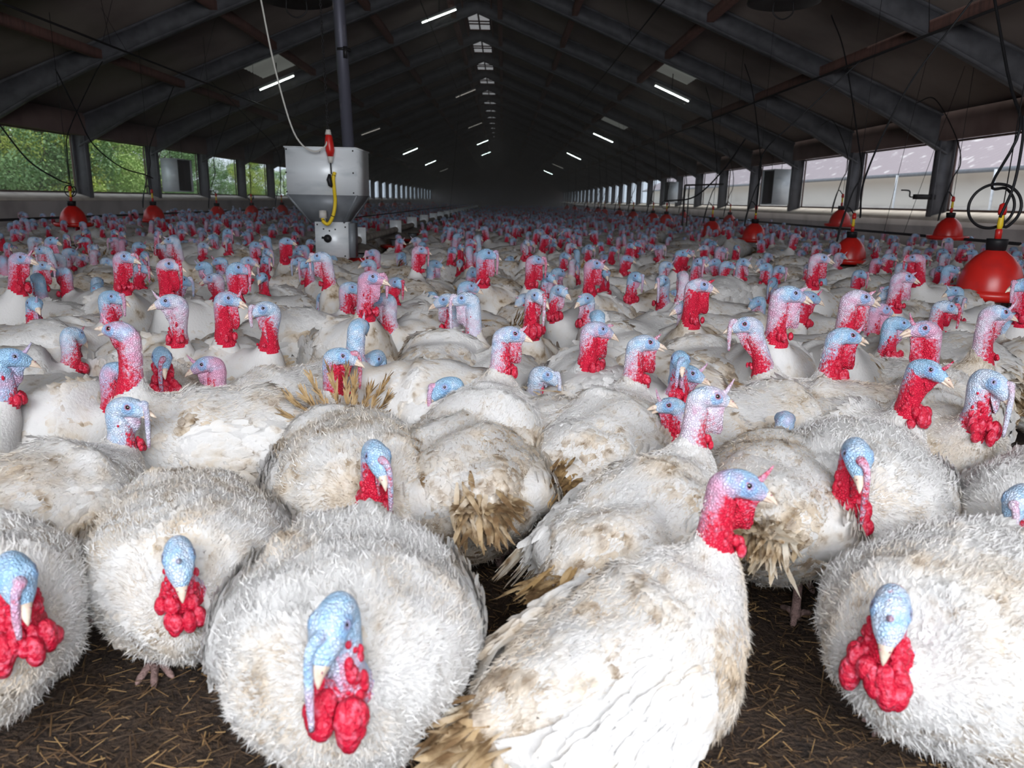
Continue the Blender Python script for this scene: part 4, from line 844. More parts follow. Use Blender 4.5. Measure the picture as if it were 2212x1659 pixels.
        N_ = np.stack([np.zeros(n_), np.full(n_, s*1.0), .35*np.ones(n_)], 1); tone = np.stack([r.uniform(0,.3,n_), r.uniform(.3,.8,n_), r.uniform(0,.5,n_), np.ones(n_)], 1)
        n1 = len(mw.Fq); feathers(mw, P, D, N_, L, W, np.full(n_, -.05), tone, r, rows=8, mat_=1)
        if lod == 0:
            for q_ in range(n_): d_ = D[q_]/np.linalg.norm(D[q_]); mw.tube([P[q_]+N_[q_]*.003, P[q_]+d_*L[q_]*.5+N_[q_]*.0025, P[q_]+d_*L[q_]*.92], [.0016,.0013,.0004], 5, mat=1, col=np.array([0,.1,-.3,1]))
        out['wing%d' % (s > 0)] = (mw, [M['feather'], M['quill']], True)
    # ---------- tail
    mt = MB(); root = Rb(np.array([[-.235, 0, .345]]))[0]; n_ = 14 if lod < 2 else 6
    if tail == 'down':
        an = np.radians(np.linspace(-24, 24, n_)); pit = math.radians(bpitch-14); D = np.stack([-np.cos(an)*math.cos(pit), np.sin(an), -np.cos(an)*math.sin(pit)+.0], 1)
        P = root+np.stack([np.abs(an)*.02, np.sin(an)*.09, r.uniform(-.006,.006,n_)], 1); L = .115-.02*np.abs(an)+r.uniform(-.02,.01,n_); W = np.full(n_, .013); N_ = np.broadcast_to([-.2,0,1.0], (n_,3))+0
        tone = np.stack([r.uniform(0,.3,n_), r.uniform(.3,.9,n_), r.uniform(.1,.6,n_), np.ones(n_)], 1); feathers(mt, P, D, N_, L, W, np.full(n_, -.10), tone, r, rows=8)
        if lod < 2:
            P = root+r.normal(0, 1, (70*(2-lod),3))*[.02,.03,.02]; m2 = len(P); D = np.stack([-np.ones(m2), r.normal(0,.35,m2), r.normal(-.35,.25,m2)], 1)
            tone = np.stack([r.uniform(0,.3,m2), r.uniform(.2,.9,m2), r.uniform(0,.5,m2), np.ones(m2)], 1); feathers(mt, P, D, np.broadcast_to([0,0,1.0], (m2,3))+r.normal(0,.3,(m2,3)), r.uniform(.05,.11,m2), np.full(m2, .0065), r.uniform(-.3,.1,m2), tone, r)
    else:   # raised worn fan: frayed shafts
        n_ = 15 if lod < 2 else 7; an = np.radians(np.linspace(-82, 82, n_)+r.uniform(-4,4,n_)); D = np.stack([np.full(n_, -.45), np.sin(an), np.cos(an)*.95], 1); D /= np.linalg.norm(D, axis=1)[:,None]
        P = root+np.stack([np.zeros(n_)+.03, np.sin(an)*.05, np.cos(an)*.05-.01], 1); L = r.uniform(.13,.20,n_)+.02
        for q_ in range(n_):
            mt.tube([P[q_], P[q_]+D[q_]*L[q_]*.6, P[q_]+D[q_]*L[q_]], [.0022,.0016,.0006], 4, mat=0, col=np.array([.6,.1,-.3,1]))
            m2 = (30, 12, 4)[lod]; t_ = r.uniform(.35, .97, m2); sd = np.cross(D[q_], [-1,0,.3]); sd /= np.linalg.norm(sd); sg = r.choice([-1,1], m2)
            Dd = D[q_]*1.0+sd*(sg*r.uniform(.1,.42,m2))[:,None]+r.normal(0,.06,(m2,3)); tone = np.stack([np.zeros(m2), r.uniform(0,.9,m2), r.uniform(-.2,.5,m2), np.ones(m2)], 1)
            feathers(mt, P[q_]+D[q_]*(t_*L[q_]*.85)[:,None], Dd, np.broadcast_to([-1,0,.3], (m2,3))+0, r.uniform(.02,.05,m2), np.full(m2, (.0022,.004,.008)[lod]), r.uniform(-.1,.1,m2), tone, r)
        m2 = (90, 30, 8)[lod]; an2 = np.radians(r.uniform(-90,90,m2)); Dd = np.stack([np.full(m2,-.5), np.sin(an2), np.cos(an2)*.8], 1)
        tone = np.stack([np.zeros(m2), r.uniform(0,.7,m2), r.uniform(-.3,.3,m2), np.ones(m2)], 1); feathers(mt, np.broadcast_to(root, (m2,3))+Dd*.02, Dd, np.broadcast_to([-1,0,.5], (m2,3))+0, r.uniform(.05,.11,m2), np.full(m2, .011), r.uniform(-.1,.2,m2), tone, r)
    out['tail'] = (mt, [M['worn'] if tail == 'up' or seed % 3 == 0 else M['quill']], True)
    # ---------- head parts
    Fh, Uh, Sh = fw[ie], up[ie], side[ie]; bi = len(A)-1; bt = C0[bi]; Fb = fw[bi]; Ub = up[bi]
    E = lambda f_, s_, u_: hc+Fh*f_+Sh*s_+Uh*u_
    if lod < 2 or True:
        mk = MB(); nb = 12 if lod < 2 else 5; mo = math.radians(mouth)
        for up_ in (1, 0):
            ln = (.048 if up_ else .040)*HS; kk = 7; G = []
            for q_ in range(kk):
                t = q_/(kk-1); wd = .0155*HS*(1-t)**.8+.001; ht = (.0125 if up_ else .0075)*HS*(1-t)**.75+.001
                dr = Fb*math.cos(mo*(.35 if up_ else -.65))+Ub*math.sin(mo*(.35 if up_ else -.65))
                c = bt-Fb*.008+dr*(t*ln)+Ub*((.0040 if up_ else -.0070)-(.010*t**2.2 if up_ else -.002*t))*HS
                G.append(c+Sh*(np.cos(np.arange(nb)*2*PI/nb)*wd)[:,None]+Ub*(np.sin(np.arange(nb)*2*PI/nb)*ht)[:,None])
            mk.grid(np.array(G))
        out['beak'] = (mk, [M['beak']], False)
        if lod < 2:
            nm = MB()
            for s in (1,-1): nm.ball(bt+Fb*.008+Sh*s*.0068+Ub*.0078, (.0030,.0015,.0013), 6, 4)
            out['nostril'] = (nm, [M['eyelid']], False)
    for n_, e in enumerate(eyes):
        me_ = MB(); me_.ball(e-(e-hc)*.04, .0072, 12 if lod < 2 else 6, 8 if lod < 2 else 5); out['eye%d' % n_] = (me_, [M['eye']], False)
        if lod == 0:
            dn = (e-hc)/np.linalg.norm(e-hc); T1 = Fh-dn*(Fh@dn); T1 /= np.linalg.norm(T1); T2 = np.cross(dn, T1); tt = np.linspace(0, 2*PI, 17)
            ml = MB(); ml.tube(e+dn*.0032+T1*(np.cos(tt)*.0070)[:,None]+T2*(np.sin(tt)*.0058)[:,None], .0015, 5, caps=False); out['lid%d' % n_] = (ml, [M['eyelid']], False)
    # snood
    ms = MB(); b0 = E(.030*HS, 0, .019*HS)
    if snood < .3: P = [b0-Fh*.006-Uh*.006, b0+Fh*.004+Uh*.004, b0+Fh*.010+Uh*(.004+.06*snood), b0+Fh*.016+Uh*(.004+.13*snood)]; rad = [.0075,.0056,.0038,.001]
    else:
        ln = snood*.085; sd = r.choice([-1,1]); g = np.array([0,0,-1.0]); drop = Fh*.4+g
        P = [b0-Fh*.006-Uh*.008, b0+Fh*.010+Uh*.001, b0+Fh*.016+Sh*sd*.006-Uh*.004, b0+Fh*.020+Sh*sd*.0105+g*.018, b0+Fh*.020+Sh*sd*.0122+g*(.016+ln*.45), b0+Fh*.018+Sh*sd*.012+g*(.016+ln)]; rad = [.0105,.0092,.0076,.0064,.0066,.0038]
    Ps = catmull(P, 4); ms.tube(Ps, np.interp(np.linspace(0,1,len(Ps)), np.linspace(0,1,len(rad)), rad), 10 if lod < 2 else 5, col=np.array([.28,.30,0,0])); out['snood'] = (ms, [M['skin']], True)
    # throat wattle: a thin fold from the lower beak to the neck base
    i0 = int(np.argmax(A[:,7] > 1.75)); thr = np.array([C0[q]-up[q]*A[q,4]*.86 for q in range(i0, len(A)-2)]); nt_ = 10; idx = np.linspace(0, len(thr)-1, nt_).astype(int); T_ = thr[idx]
    a0, a1 = T_[0], T_[-1]; tt = np.linspace(0, 1, nt_)[:,None]; chord = a0*(1-tt)+a1*tt; bulge = np.sin(PI*tt)
    dirf = side[ie]*0+np.array([math.cos(math.radians(yaw)), math.sin(math.radians(yaw)), 0]); outer = T_*(1-.9*bulge*wattle*.9)+chord*(.9*bulge*wattle*.9)+dirf*.012*bulge*wattle-np.array([0,0,1])*.010*bulge*wattle
    mwt = MB(); G = []
    for q in range(nt_):
        inn = T_[q]+(chord[q]-T_[q])*-.12; oo = outer[q]; th_ = .0035; wv_ = side[ie]*(.004*math.sin(q*1.3))
        ring = [inn+side[ie]*.008, (inn+oo)/2+side[ie]*.0045+wv_, oo+side[ie]*th_*.6+wv_, oo-side[ie]*th_*.6+wv_, (inn+oo)/2-side[ie]*.0045+wv_, inn-side[ie]*.008]; G.append(ring)
    cw = np.zeros((nt_, 6, 4)); cw[...,0] = (.62-.30*tt); cw[...,1] = .25; cw[...,3] = 0; mwt.grid(np.array(G), col=cw)
    if wattle > .05: out['wattle'] = (mwt, [M['skin']], True)
    # caruncles: red nodules around the front of the neck base
    if carun > .05:
        mc = MB(); q0 = i0; carun *= .88; nn_ = int((34, 15, 5)[lod]*min(1.3, .5+carun*.6)); sz = carun
        cN = C0[max(0, q0)]; dwn = -fw[q0]; frt = -up[q0]
        q1 = int(np.argmax(A[:,7] > 2.7)); hang = (.030, .009, .009)[lod]*min(1.4, carun)
        for q in range(nn_):
            f = q/nn_
            if f < .34:     # large beads in a hanging cluster
                a_ = math.radians(r.uniform(-62, 62)); dn_ = r.uniform(-.2, 1)**1*hang; rr = r.uniform(.0095, .0145)*sz; qi = q0
            else:           # smaller beads climbing the front of the neck
                g_ = (f-.34)/.66; qi = int(q0+(q1-q0)*.62*g_); a_ = math.radians(r.choice([-1,1])*r.uniform(34, 82)); dn_ = 0; rr = r.uniform(.0045, .0080)*sz*(1-.4*g_)
            frt = -up[qi]; c = C0[qi]-np.array([0,0,1.0])*max(0, dn_)+(frt*math.cos(a_)*A[qi,4]+side[qi]*math.sin(a_)*A[qi,3])*(1.0+.22*(dn_ > 0))
            if f < .34: c = c+np.array([math.cos(math.radians(yaw*.6)), math.sin(math.radians(yaw*.6)), 0])*(.006+.25*max(0,dn_))
            mc.ball(c, (rr, rr, rr*r.uniform(1.1, 1.9)), 10 if lod == 0 else 6, 7 if lod == 0 else 5)
        out['caruncles'] = (mc, [M['carun']], False)
    return out, hc
PN = {'body':'body','plumage':'plumage','wing0':'wing','wing1':'wing','tail':'tail_feathers','beak':'beak','nostril':'nostril','eye0':'eye','eye1':'eye','lid0':'eyelid','lid1':'eyelid','snood':'snood','wattle':'wattle','caruncles':'caruncles','beard':'beard'}
def cook(out, lod=0):
    """bird parts to meshes"""
    return {k: mb.mesh(PN[k], ms, True, at) for k, (mb, ms, at) in out.items()}
def spawn(meshes, loc, rz, scale, color, label=None, group=None, sx=1.0):
    r_ = empty('turkey', loc, rz); r_.scale = (scale*sx, scale*sx, scale)
    by = {}
    for k, me in meshes.items():
        if k.startswith('lid'): o = link(PN[k], me, by['eye'+k[3]])
        elif k == 'nostril': o = link(PN[k], me, by['beak'])
        elif k == 'plumage': o = link(PN[k], me, by['body'])
        else: o = link(PN[k], me, r_)
        by[k] = o; o.color = color
    tag(r_, label, 'turkey bird', group); return r_
# ================================================================ placing the flock
FOOT = []      # (x, y, heading, scale) of every bird placed
HEADS = []     # (px, py, depth) of heads that must stay in view
def spawn_at(meshes, hc, head, heading, scale, color, **kw):
    h = math.radians(heading); c, s = math.cos(h), math.sin(h)
    x = head[0]-scale*(c*hc[0]-s*hc[1]); y = head[1]-scale*(s*hc[0]+c*hc[1])
    FOOT.append((x, y, heading, scale)); return spawn(meshes, (x, y, 0), h, scale, color, **kw)
# foreground birds: head pixel, distance, pose, body heading, head direction, options, colour (red, blue, pale), label
B = 'blue'; HERO = [
 (33,1243,1.07,'S',-28,-48,dict(hpitch=-32,puff=.9,snood=.75,carun=1.3,wattle=.8),(.80,.80,.4),1.05,'turkey cropped by the left edge with drooping snood and big red caruncles'),
 (388,1222,1.22,'S',-70,-66,dict(hpitch=-46,puff=1.0,snood=.12,carun=1.15,wattle=.7),(.62,.95,.7),1.05,'puffed-up turkey facing the camera, pale blue cap and short beak pointing down, left foreground'),
 (716,1345,.90,'S',-80,-104,dict(hpitch=-42,puff=1.0,snood=1.35,carun=1.5,wattle=.9),(.38,1.0,.6),1.0,'nearest puffed turkey at the bottom with wrinkled blue head and long hanging snood'),
 (815,985,1.57,'S',-72,-62,dict(hpitch=-34,puff=1.0,snood=1.15,carun=1.0,wattle=.8,tail='up'),(.85,.85,.6),1.05,'puffed turkey with raised frayed brown tail, behind the nearest bottom one'),
 (1606,1046,1.22,'U',26,-9,dict(hpitch=-10,bpitch=19,snood=.22,carun=.9,wattle=1.25,drop=.085,slim=.93),(1.05,.28,.35),1.03,'alert turkey in profile facing right, pink-violet head and bright red throat, soiled wing'),
 (1540,868,1.70,'U',46,-5,dict(hpitch=-4,bpitch=14,snood=.26,carun=.6,wattle=1.5),(.60,.30,.95),1.08,'pale pink-headed turkey facing right, directly behind the alert profile bird'),
 (1853,985,1.52,'S',-118,-104,dict(hpitch=-30,puff=.5,snood=1.2,carun=1.35,wattle=1.0,neck=.03),(1.0,.85,.6),1.05,'turkey with blue crown and long red wattled neck seen head-on, right foreground'),
 (1692,935,1.97,'S',66,70,dict(hpitch=-20,puff=.4,snood=.3,carun=.5,drop=-.045),(.5,.7,.5),1.08,'turkey turned away with scaly legs showing, behind the alert profile bird'),
 (1925,1318,1.03,'S',-146,-120,dict(hpitch=-44,puff=1.0,snood=.12,carun=1.45,wattle=.9,redh=.5),(.95,.95,.8),1.08,'big fluffy turkey at the lower right, scaly blue crown with red spots, head bowed'),
 (2200,1082,1.44,'S',-140,-138,dict(hpitch=-30,puff=.6,snood=.9,carun=.9,wattle=1.6,lean=.05),(.72,.85,.7),1.05,'turkey cut by the right edge with its neck stretched down to the left'),
 (283,880,1.84,'M',72,-4,dict(hpitch=-6,puff=.2,snood=1.1,carun=.7,mouth=24,wattle=.9),(.40,.98,.8),1.08,'sky-blue headed turkey facing right with open beak and dangling snood, left side'),
 (250,713,2.06,'U',200,173,dict(lean=-.03,hpitch=14,snood=.15,carun=.2,mouth=30,wattle=.5,redh=.5),(.92,.12,.5),1.08,'pink turkey facing left, beak wide open and tilted up, above the sky-blue one'),
 (1108,745,2.20,'U',72,2,dict(hpitch=-2,bpitch=18,snood=.1,carun=.9,wattle=1.4,drop=-.01),(.82,.40,.75),1.08,'upright pink-necked turkey facing right with long red throat stripe, centre'),
 (1180,815,2.38,'M',110,-30,dict(hpitch=-24,snood=1.1,carun=.7,wattle=.6,lean=-.02),(.55,.98,.9),1.1,'pale blue turkey bending its neck forward, right of the upright centre bird'),
 (1398,741,2.24,'U',60,0,dict(hpitch=0,bpitch=8,snood=.1,carun=1.1,mouth=14,wattle=1.5,drop=-.005),(.92,.60,.8),1.1,'speckled blue-and-red turkey facing right, beak ajar, its soiled body in the middle'),
 (1443,876,2.03,'M',215,184,dict(hpitch=2,snood=.28,carun=1.2,mouth=26,wattle=.9),(.88,.62,.6),1.0,'small-headed turkey facing left with open beak and upright pink snood spike'),
 (1492,807,2.28,'M',30,-14,dict(hpitch=-10,snood=.2,carun=.3,wattle=.8),(.75,.75,.5),1.1,'blue-cheeked turkey facing right just above the pale pink-headed one'),
 (1606,702,2.45,'U',152,182,dict(hpitch=-4,snood=.85,carun=.4,wattle=.8,lean=.04,redh=.35),(.80,.58,.85),1.12,'turkey facing left with an S-curved pink neck and drooping snood, white breast below'),
 (1832,726,2.36,'U',22,-6,dict(hpitch=-2,snood=.2,carun=1.2,mouth=16,wattle=1.5),(1.0,.80,.6),1.1,'blue-faced turkey facing right, long bright red throat with a bead at its end'),
 (1990,711,2.30,'U',228,184,dict(hpitch=0,snood=.24,carun=.9,mouth=12,wattle=1.3,redh=.4),(.95,.18,.5),1.1,'pink turkey facing left with slightly open beak, right side, before blue ones'),
 (2012,800,1.97,'U',-66,-48,dict(hpitch=-14,snood=.22,carun=1.2,wattle=.7,mouth=8,beard=1),(1.15,.75,.5),1.02,'turkey with blue cap, dark red neck and beaded collar, looking toward the camera right'),
 (2148,826,1.92,'M',-95,-52,dict(hpitch=-34,puff=.3,snood=1.3,carun=1.1,wattle=1.0),(.66,.92,.9),1.1,'lavender-blue turkey with hanging snood and red beaded throat, beside the right edge'),
 (2160,676,2.60,'U',-28,-6,dict(hpitch=-4,snood=.2,carun=.6,wattle=.8,lean=-.02),(.75,.28,.8),1.1,'pale pink turkey with a curved neck facing right, near the right edge'),
 (742,770,2.20,'U',110,-4,dict(hpitch=-8,snood=1.1,carun=.4,wattle=.9),(1.0,.60,.6),1.12,'red-necked turkey facing right behind the frayed raised tail'),
 (806,777,2.42,'M',-60,-112,dict(hpitch=-26,snood=.3,carun=.6,wattle=.6,redh=.5),(.75,.98,.7),1.05,'blue-cheeked turkey with red-topped crown looking down, behind the frayed tail'),
 (960,836,2.16,'S',100,200,dict(hpitch=-24,snood=1.1,carun=.3,wattle=.7),(.55,.72,.4),1.1,'low violet-blue turkey head facing left, left of the upright centre bird'),
 (350,772,2.30,'M',-58,-62,dict(hpitch=-30,snood=1.2,carun=1.5,wattle=.9,redh=.3),(.95,.85,.4),1.05,'turkey with blue head, hanging snood and wide red caruncles, right of the open-beaked pink one'),
 (441,788,2.36,'M',225,198,dict(hpitch=-12,snood=.2,carun=.5,wattle=.9),(.62,.20,.35),1.0,'dusky pink turkey facing left, tight beside the one with wide caruncles'),
 (1163,640,2.95,'U',-80,-50,dict(hpitch=-16,snood=1.1,carun=1.5,wattle=.9),(.95,.75,.95),1.1,'turkey with pale head, long snood and bright red beaded neck, centre rear'),
 (1000,646,2.92,'U',120,184,dict(hpitch=-6,snood=1.25,carun=.5,wattle=1.2),(.42,.78,.9),1.1,'pale blue long-necked turkey facing left with white-tipped snood, centre'),
 (362,652,2.72,'U',-40,182,dict(hpitch=-4,snood=.2,carun=.9,wattle=.7,lean=.03),(.55,.12,.85),1.12,'pink long-necked turkey facing left, white neck widening to its breast, left'),
 (499,646,2.76,'U',-72,-12,dict(hpitch=-8,snood=.24,carun=.7,mouth=18,wattle=1.4,beard=1),(.98,.35,.5),1.08,'pink-faced turkey facing right with open beak and red neck, right of the pink long-necked one'),
 (566,668,2.70,'U',-24,186,dict(hpitch=-6,snood=.6,carun=.4,mouth=8,wattle=.9,lean=.02),(.80,.70,.8),1.08,'blue-cheeked turkey facing left with speckled curved neck, left of centre'),
]
def hero(i, px, py, D, pose, hd, yw, opt, col, scale, label):
    d = ray(px, py); P = CAM+d*(D/d[1]); o = dict(opt); o.setdefault('drop', .03 if pose != 'S' else 0.0); rel = (yw-hd+180) % 360-180; rel = max(-118, min(118, rel))
    nk = o.pop('neck', 0.0); lod = 0 if i < 28 else 1; dn = 1.0 if D < 1.3 else (.8 if D < 1.8 else .6)
    kw = dict(pose=pose, yaw=rel, lod=lod, seed=100+i, dens=dn, **o)
    scale = 1+(scale-1)*.6
    _, hc = make_turkey(neck=nk, **dict(kw, lod=2)); need = P[2]/scale-hc[2]
    nk = max(-.045, min(.15, need+o.get('drop', 0)*0)); out, hc = make_turkey(neck=nk, **kw); sc_ = scale
    sc_ = P[2]/hc[2]; sc_ = max(scale*.92, min(scale*1.10, sc_)); print('hero', i, round(need, 3), round(sc_, 3))
    r_ = spawn_at(cook(out), hc, P, hd, sc_, (*col, 1), label=label)
    HEADS.append((px, py, D)); return r_
for i, h in enumerate(HERO): hero(i, *h)
EQ = [(2163,640,5.0),(2163,590,5.0),(2105,640,5.0),(2200,600,5.0),(1845,560,8.4),(1845,530,8.4),(1820,568,8.4),(1632,512,11.8),(1632,490,11.8),(1605,520,11.8),(705,540,7.3),(690,500,7.3),(730,560,7.3),(760,570,7.3),(800,520,8.5),(860,490,10),(1539,505,14.3),(1539,490,14.3),(158,482,11),(158,465,11),(333,478,13.5),(1439,485,18)]
# shared mid-distance variants
VAR = {}
def variant(pose, rel, k):
    key = (pose, rel, k)
    if key not in VAR:
        r = np.random.default_rng(abs(hash(str(key))) % 1000 if False else sum(map(ord, str(key))))
        out, hc = make_turkey(pose=pose, yaw=rel, hpitch={'U':-4,'M':-12,'S':-32}[pose], bpitch=r.uniform(-2, 12), puff={'U':.15,'M':.3,'S':.8}[pose], snood=[r.uniform(.02,.22),r.uniform(.6,1.2)][k], wattle=r.uniform(.7,1.5), carun=r.uniform(.7,1.3),
            mouth=[12,0][k] if pose == 'U' else 0, tail='up' if (pose == 'S' and k) else 'down', lod=1, seed=int(r.integers(1e6)))
        VAR[key] = (cook(out), hc)
    return VAR[key]
def clash(x, y, hd, lim=1e9):
    c = 0.0; a = math.radians(hd); pts = [(x+t*math.cos(a), y+t*math.sin(a)) for t in (-.14, .0, .12)]
    for (X, Yv, H, S) in FOOT:
        if abs(X-x) > .8 or abs(Yv-y) > .8: continue
        b = math.radians(H)
        for t in (-.14, .0, .12):
            qx, qy = X+t*math.cos(b), Yv+t*math.sin(b)
            for (ux, uy) in pts: c += max(0, .33-math.hypot(ux-qx, uy-qy))**2
        if c > lim: break
    return c
def blocks(x, y, s_, top=.47, own=None):
    if y > 18: return 0
    (x0, y0), (x1, _), (_, yb) = pix((x-.17*s_, y-.05, top*s_)), pix((x+.17*s_, y-.05, top*s_)), pix((x, y-.2, .2)); n_ = 0
    for (hx_, hy_, hd_) in HEADS:
        if own and math.hypot(hx_-own[0], hy_-own[1]) < 3: continue
        if hd_ > y+.12 and x0 < hx_ < x1 and y0-4 < hy_+(40 if hd_ < 2.3 else 12) < yb: n_ += 1
    if own is None:
        (x0, y0), (x1, _) = pix((x-.22*s_, y, .66*s_)), pix((x+.22*s_, y, .66*s_))
        for (hx_, hy_, hd_) in EQ:
            if hd_ > y+.1 and x0 < hx_ < x1 and y0-2 < hy_ < yb: n_ += 1
    return n_
Z_ = {'R':-8,'L':188,'D':-90,'E':-48,'W':-132,'A':90,'r':35,'l':145}
MID = """50,558,R,U,.85,.15 129,587,L,M,1,.35 75,656,E,M,.75,.9 120,556,L,M,.7,.5 154,544,r,M,.6,.8 115,520,R,U,.8,.5 90,538,E,M,.6,.9 18,531,E,M,.7,.7 77,518,r,M,.6,.7 144,511,E,M,.8,.7
211,608,A,S,.3,1 274,556,R,U,1,.4 313,551,E,M,.7,.8 309,580,R,M,1,.8 370,572,R,U,1.2,.1 393,606,r,M,.7,1 437,574,L,M,.6,1 472,564,L,M,1,.8 457,601,L,M,.9,.3 519,580,R,U,.9,.5 539,564,R,M,.9,.6 577,562,E,M,.8,.5 565,599,D,M,.9,.8
244,518,L,M,.6,.2 368,519,L,U,.7,.6 442,530,R,M,.8,.5 458,511,W,M,.6,.9 490,519,D,M,.8,.6 555,529,R,M,.7,.6 579,544,E,M,.6,.8 622,521,R,U,1.1,.6 651,536,L,M,.6,.6 645,564,L,M,.7,1 658,570,W,M,.7,.9 689,555,L,U,.8,.5
246,642,R,M,.8,.8 699,646,E,S,.3,1 27,772,r,M,.4,1 234,565,R,S,.5,.9 897,518,L,M,.6,.4 803,546,L,M,.8,.4 793,568,L,M,.8,.6 865,552,W,S,.5,1 911,540,R,U,1,.15 942,570,R,M,.5,.9 808,600,R,U,.6,.1 860,611,E,M,1.1,.7 823,647,L,M,.6,.4
762,622,R,M,.9,.6 927,641,l,S,.4,1 874,682,r,S,.4,1 777,706,A,M,.8,1 961,649,L,M,.7,.9 1026,590,E,M,.8,.8 1016,619,R,M,.6,.7 1038,552,R,M,.8,.4 1056,549,R,U,.8,.7 1064,639,L,S,.5,1 1128,646,W,S,.9,.8 1212,628,E,M,.8,.9 1262,646,W,M,.6,.7
1161,562,R,U,1,.2 1188,599,E,M,.5,.9 1222,552,E,M,.8,.8 1208,588,r,M,.6,.6 1289,571,R,U,.9,.2 1309,591,D,M,.8,.4 1275,534,E,M,.8,.9 1327,538,E,M,.9,.5 1357,558,R,M,1,.4 1377,598,E,M,.6,.9 1429,606,W,M,.5,.9 1456,636,L,S,.4,1
1442,572,R,M,.7,.7 1419,535,L,M,.5,.5 1290,684,A,M,.3,1 1296,712,R,M,1,.25 1101,704,R,M,.6,.8 1449,739,R,M,.6,.5 1145,524,E,M,.7,.7 1192,518,R,M,.8,.6 1033,514,R,M,.9,.4 1517,617,R,U,1.2,.2 1541,566,L,M,.7,.7
1574,572,R,M,1,.7 1609,566,E,M,.8,.9 1651,576,L,M,.8,.9 1661,552,R,S,.8,.5 1688,582,E,M,.8,.6 1669,609,W,S,.5,1 1634,652,L,S,.7,.9 1711,636,R,U,.7,.4 1751,642,R,M,1,.7 1776,558,R,U,.9,.1 1775,606,A,S,.6,.9 1862,592,E,M,1,.8
1860,644,R,U,.9,.1 1907,668,R,M,.5,.1 1945,699,R,M,.7,1 1957,599,R,U,.7,.3 1889,734,R,M,.7,.4 1897,712,R,S,.5,1 1917,636,L,M,.5,.9 2059,629,L,M,.4,1 2047,663,R,M,1.1,.7 2203,673,R,M,.4,1 2057,581,R,M,.5,.8 1479,662,L,M,.6,.4
1539,724,E,M,.8,.7 1752,736,E,M,1.2,.6 1470,778,D,M,.6,1 1487,545,R,M,.9,.4 1519,535,L,M,1,.2 1542,525,E,M,.6,.8 1592,535,D,M,1,.5 1643,522,L,M,.7,.4 1721,509,R,U,.9,.3 1766,534,R,M,1,.2 1817,552,R,M,.6,.4 1853,535,D,M,.7,.4
1924,555,R,M,1,.5 1897,565,R,M,1,.2 1954,575,E,M,.6,.6 1974,558,l,U,1.1,0 2047,519,L,U,.5,.5 1691,545,D,S,.4,.9 1733,545,R,S,.6,.5 2205,616,L,U,.8,.5 620,545,E,M,.7,.4 715,560,W,S,.5,.8 980,540,E,M,.8,.5 1100,560,W,S,.6,.9 1245,575,D,S,.7,.8
2100,560,W,M,.8,.6 2150,540,D,M,.7,.5 2010,540,E,M,.8,.4 1235,530,R,M,.8,.4 1380,545,L,S,.6,.5 340,530,E,S,.6,.8 205,535,E,M,.8,.6 35,500,R,M,.8,.5 185,500,D,M,.9,.6 265,505,E,M,.8,.7 395,500,R,M,.9,.4 530,505,L,M,.7,.6"""
rg = np.random.default_rng(17); MIDREC = []
for tok in MID.split():
    px, py, fc, pose, cr_, cb_ = tok.split(','); px, py = float(px), float(py); yw = Z_[fc]+rg.uniform(-9, 9); cr_, cb_ = float(cr_), float(cb_)
    best = None; k = int(rg.integers(2)); s_ = {'U':1.08,'M':1.04,'S':1.04}[pose]*rg.uniform(.97, 1.04)
    for rel in ((0,50,-50,100,-100) if pose != 'S' else (0,50,-50)):
        for kk in (k, 1-k) if False else (k,):
            me, hc = variant(pose, rel, kk); P = atz(px, py, hc[2]*s_); hd = yw-rel; h = math.radians(hd)
            x = P[0]-s_*(math.cos(h)*hc[0]-math.sin(h)*hc[1]); y = P[1]-s_*(math.sin(h)*hc[0]+math.cos(h)*hc[1])
            c = clash(x, y, hd)+(.004 if abs(rel) > 60 else 0)+.12*blocks(x, y, s_, own=(px, py))+(10 if not (XL+.4 < x < XR-.4) else 0)
            if best is None or c < best[0]: best = (c, rel, kk, P, hd)
    c, rel, kk, P, hd = best; me, hc = variant(pose, rel, kk)
    if c > 9 or (c > .24 and py > 600): continue
    r_ = spawn_at(me, hc, P, hd, s_, (cr_, cb_, float(rg.uniform(.2, .9)), 1)); HEADS.append((px, py, float(P[1])))
    MIDREC.append([r_, px, py, fc, cr_, cb_, float(P[1])])
# ---- fillers: the rest of the packed flock
def fits_view(x, y):
    a = pix((x, y, .45)); return -120 < a[0] < 2332 and a[1] > 420
OPEN = [(1130,1290,95),(1080,1390,60),(1620,1400,90),(1560,1560,120),(1640,1600,110),(1700,1480,60),(1010,1560,60),(400,1640,60),(600,1180,20),(160,1340,30)]
def on_open(x, y):
    for q in ((x, y, .05), (x, y, .3), (x, y, .45)):
        p = pix(q)
        for (ox, oy, R_) in OPEN:
            if math.hypot(p[0]-ox, p[1]-oy) < R_+110/max(.5, y): return True
    return False
cand = []
for yy in np.arange(1.9, 60, .33):
    for xx in np.arange(XL+.6, XR-.4, .37):
        x, y = xx+rg.uniform(-.13,.13)+(.2 if int(yy/.33) % 2 else 0), yy+rg.uniform(-.12,.12)
        if x > XR-.5 or not fits_view(x, y): continue
        if abs(x+1.62) < .42 and y > 6.9: continue
        if any(math.hypot(x-a_, y-b_) < .38 for a_, b_ in ((3.35,5.2),(4.0,8.8),(4.0,12.2),(4.0,14.7),(-6.2,11.1),(-6.2,13.7))): continue
        if y < 3.4 and on_open(x, y): continue
        cand.append((x, y))
cand.sort(key=lambda p: p[1]); NIND = 292; FAR = []; FILL = []
nb = len(FOOT)
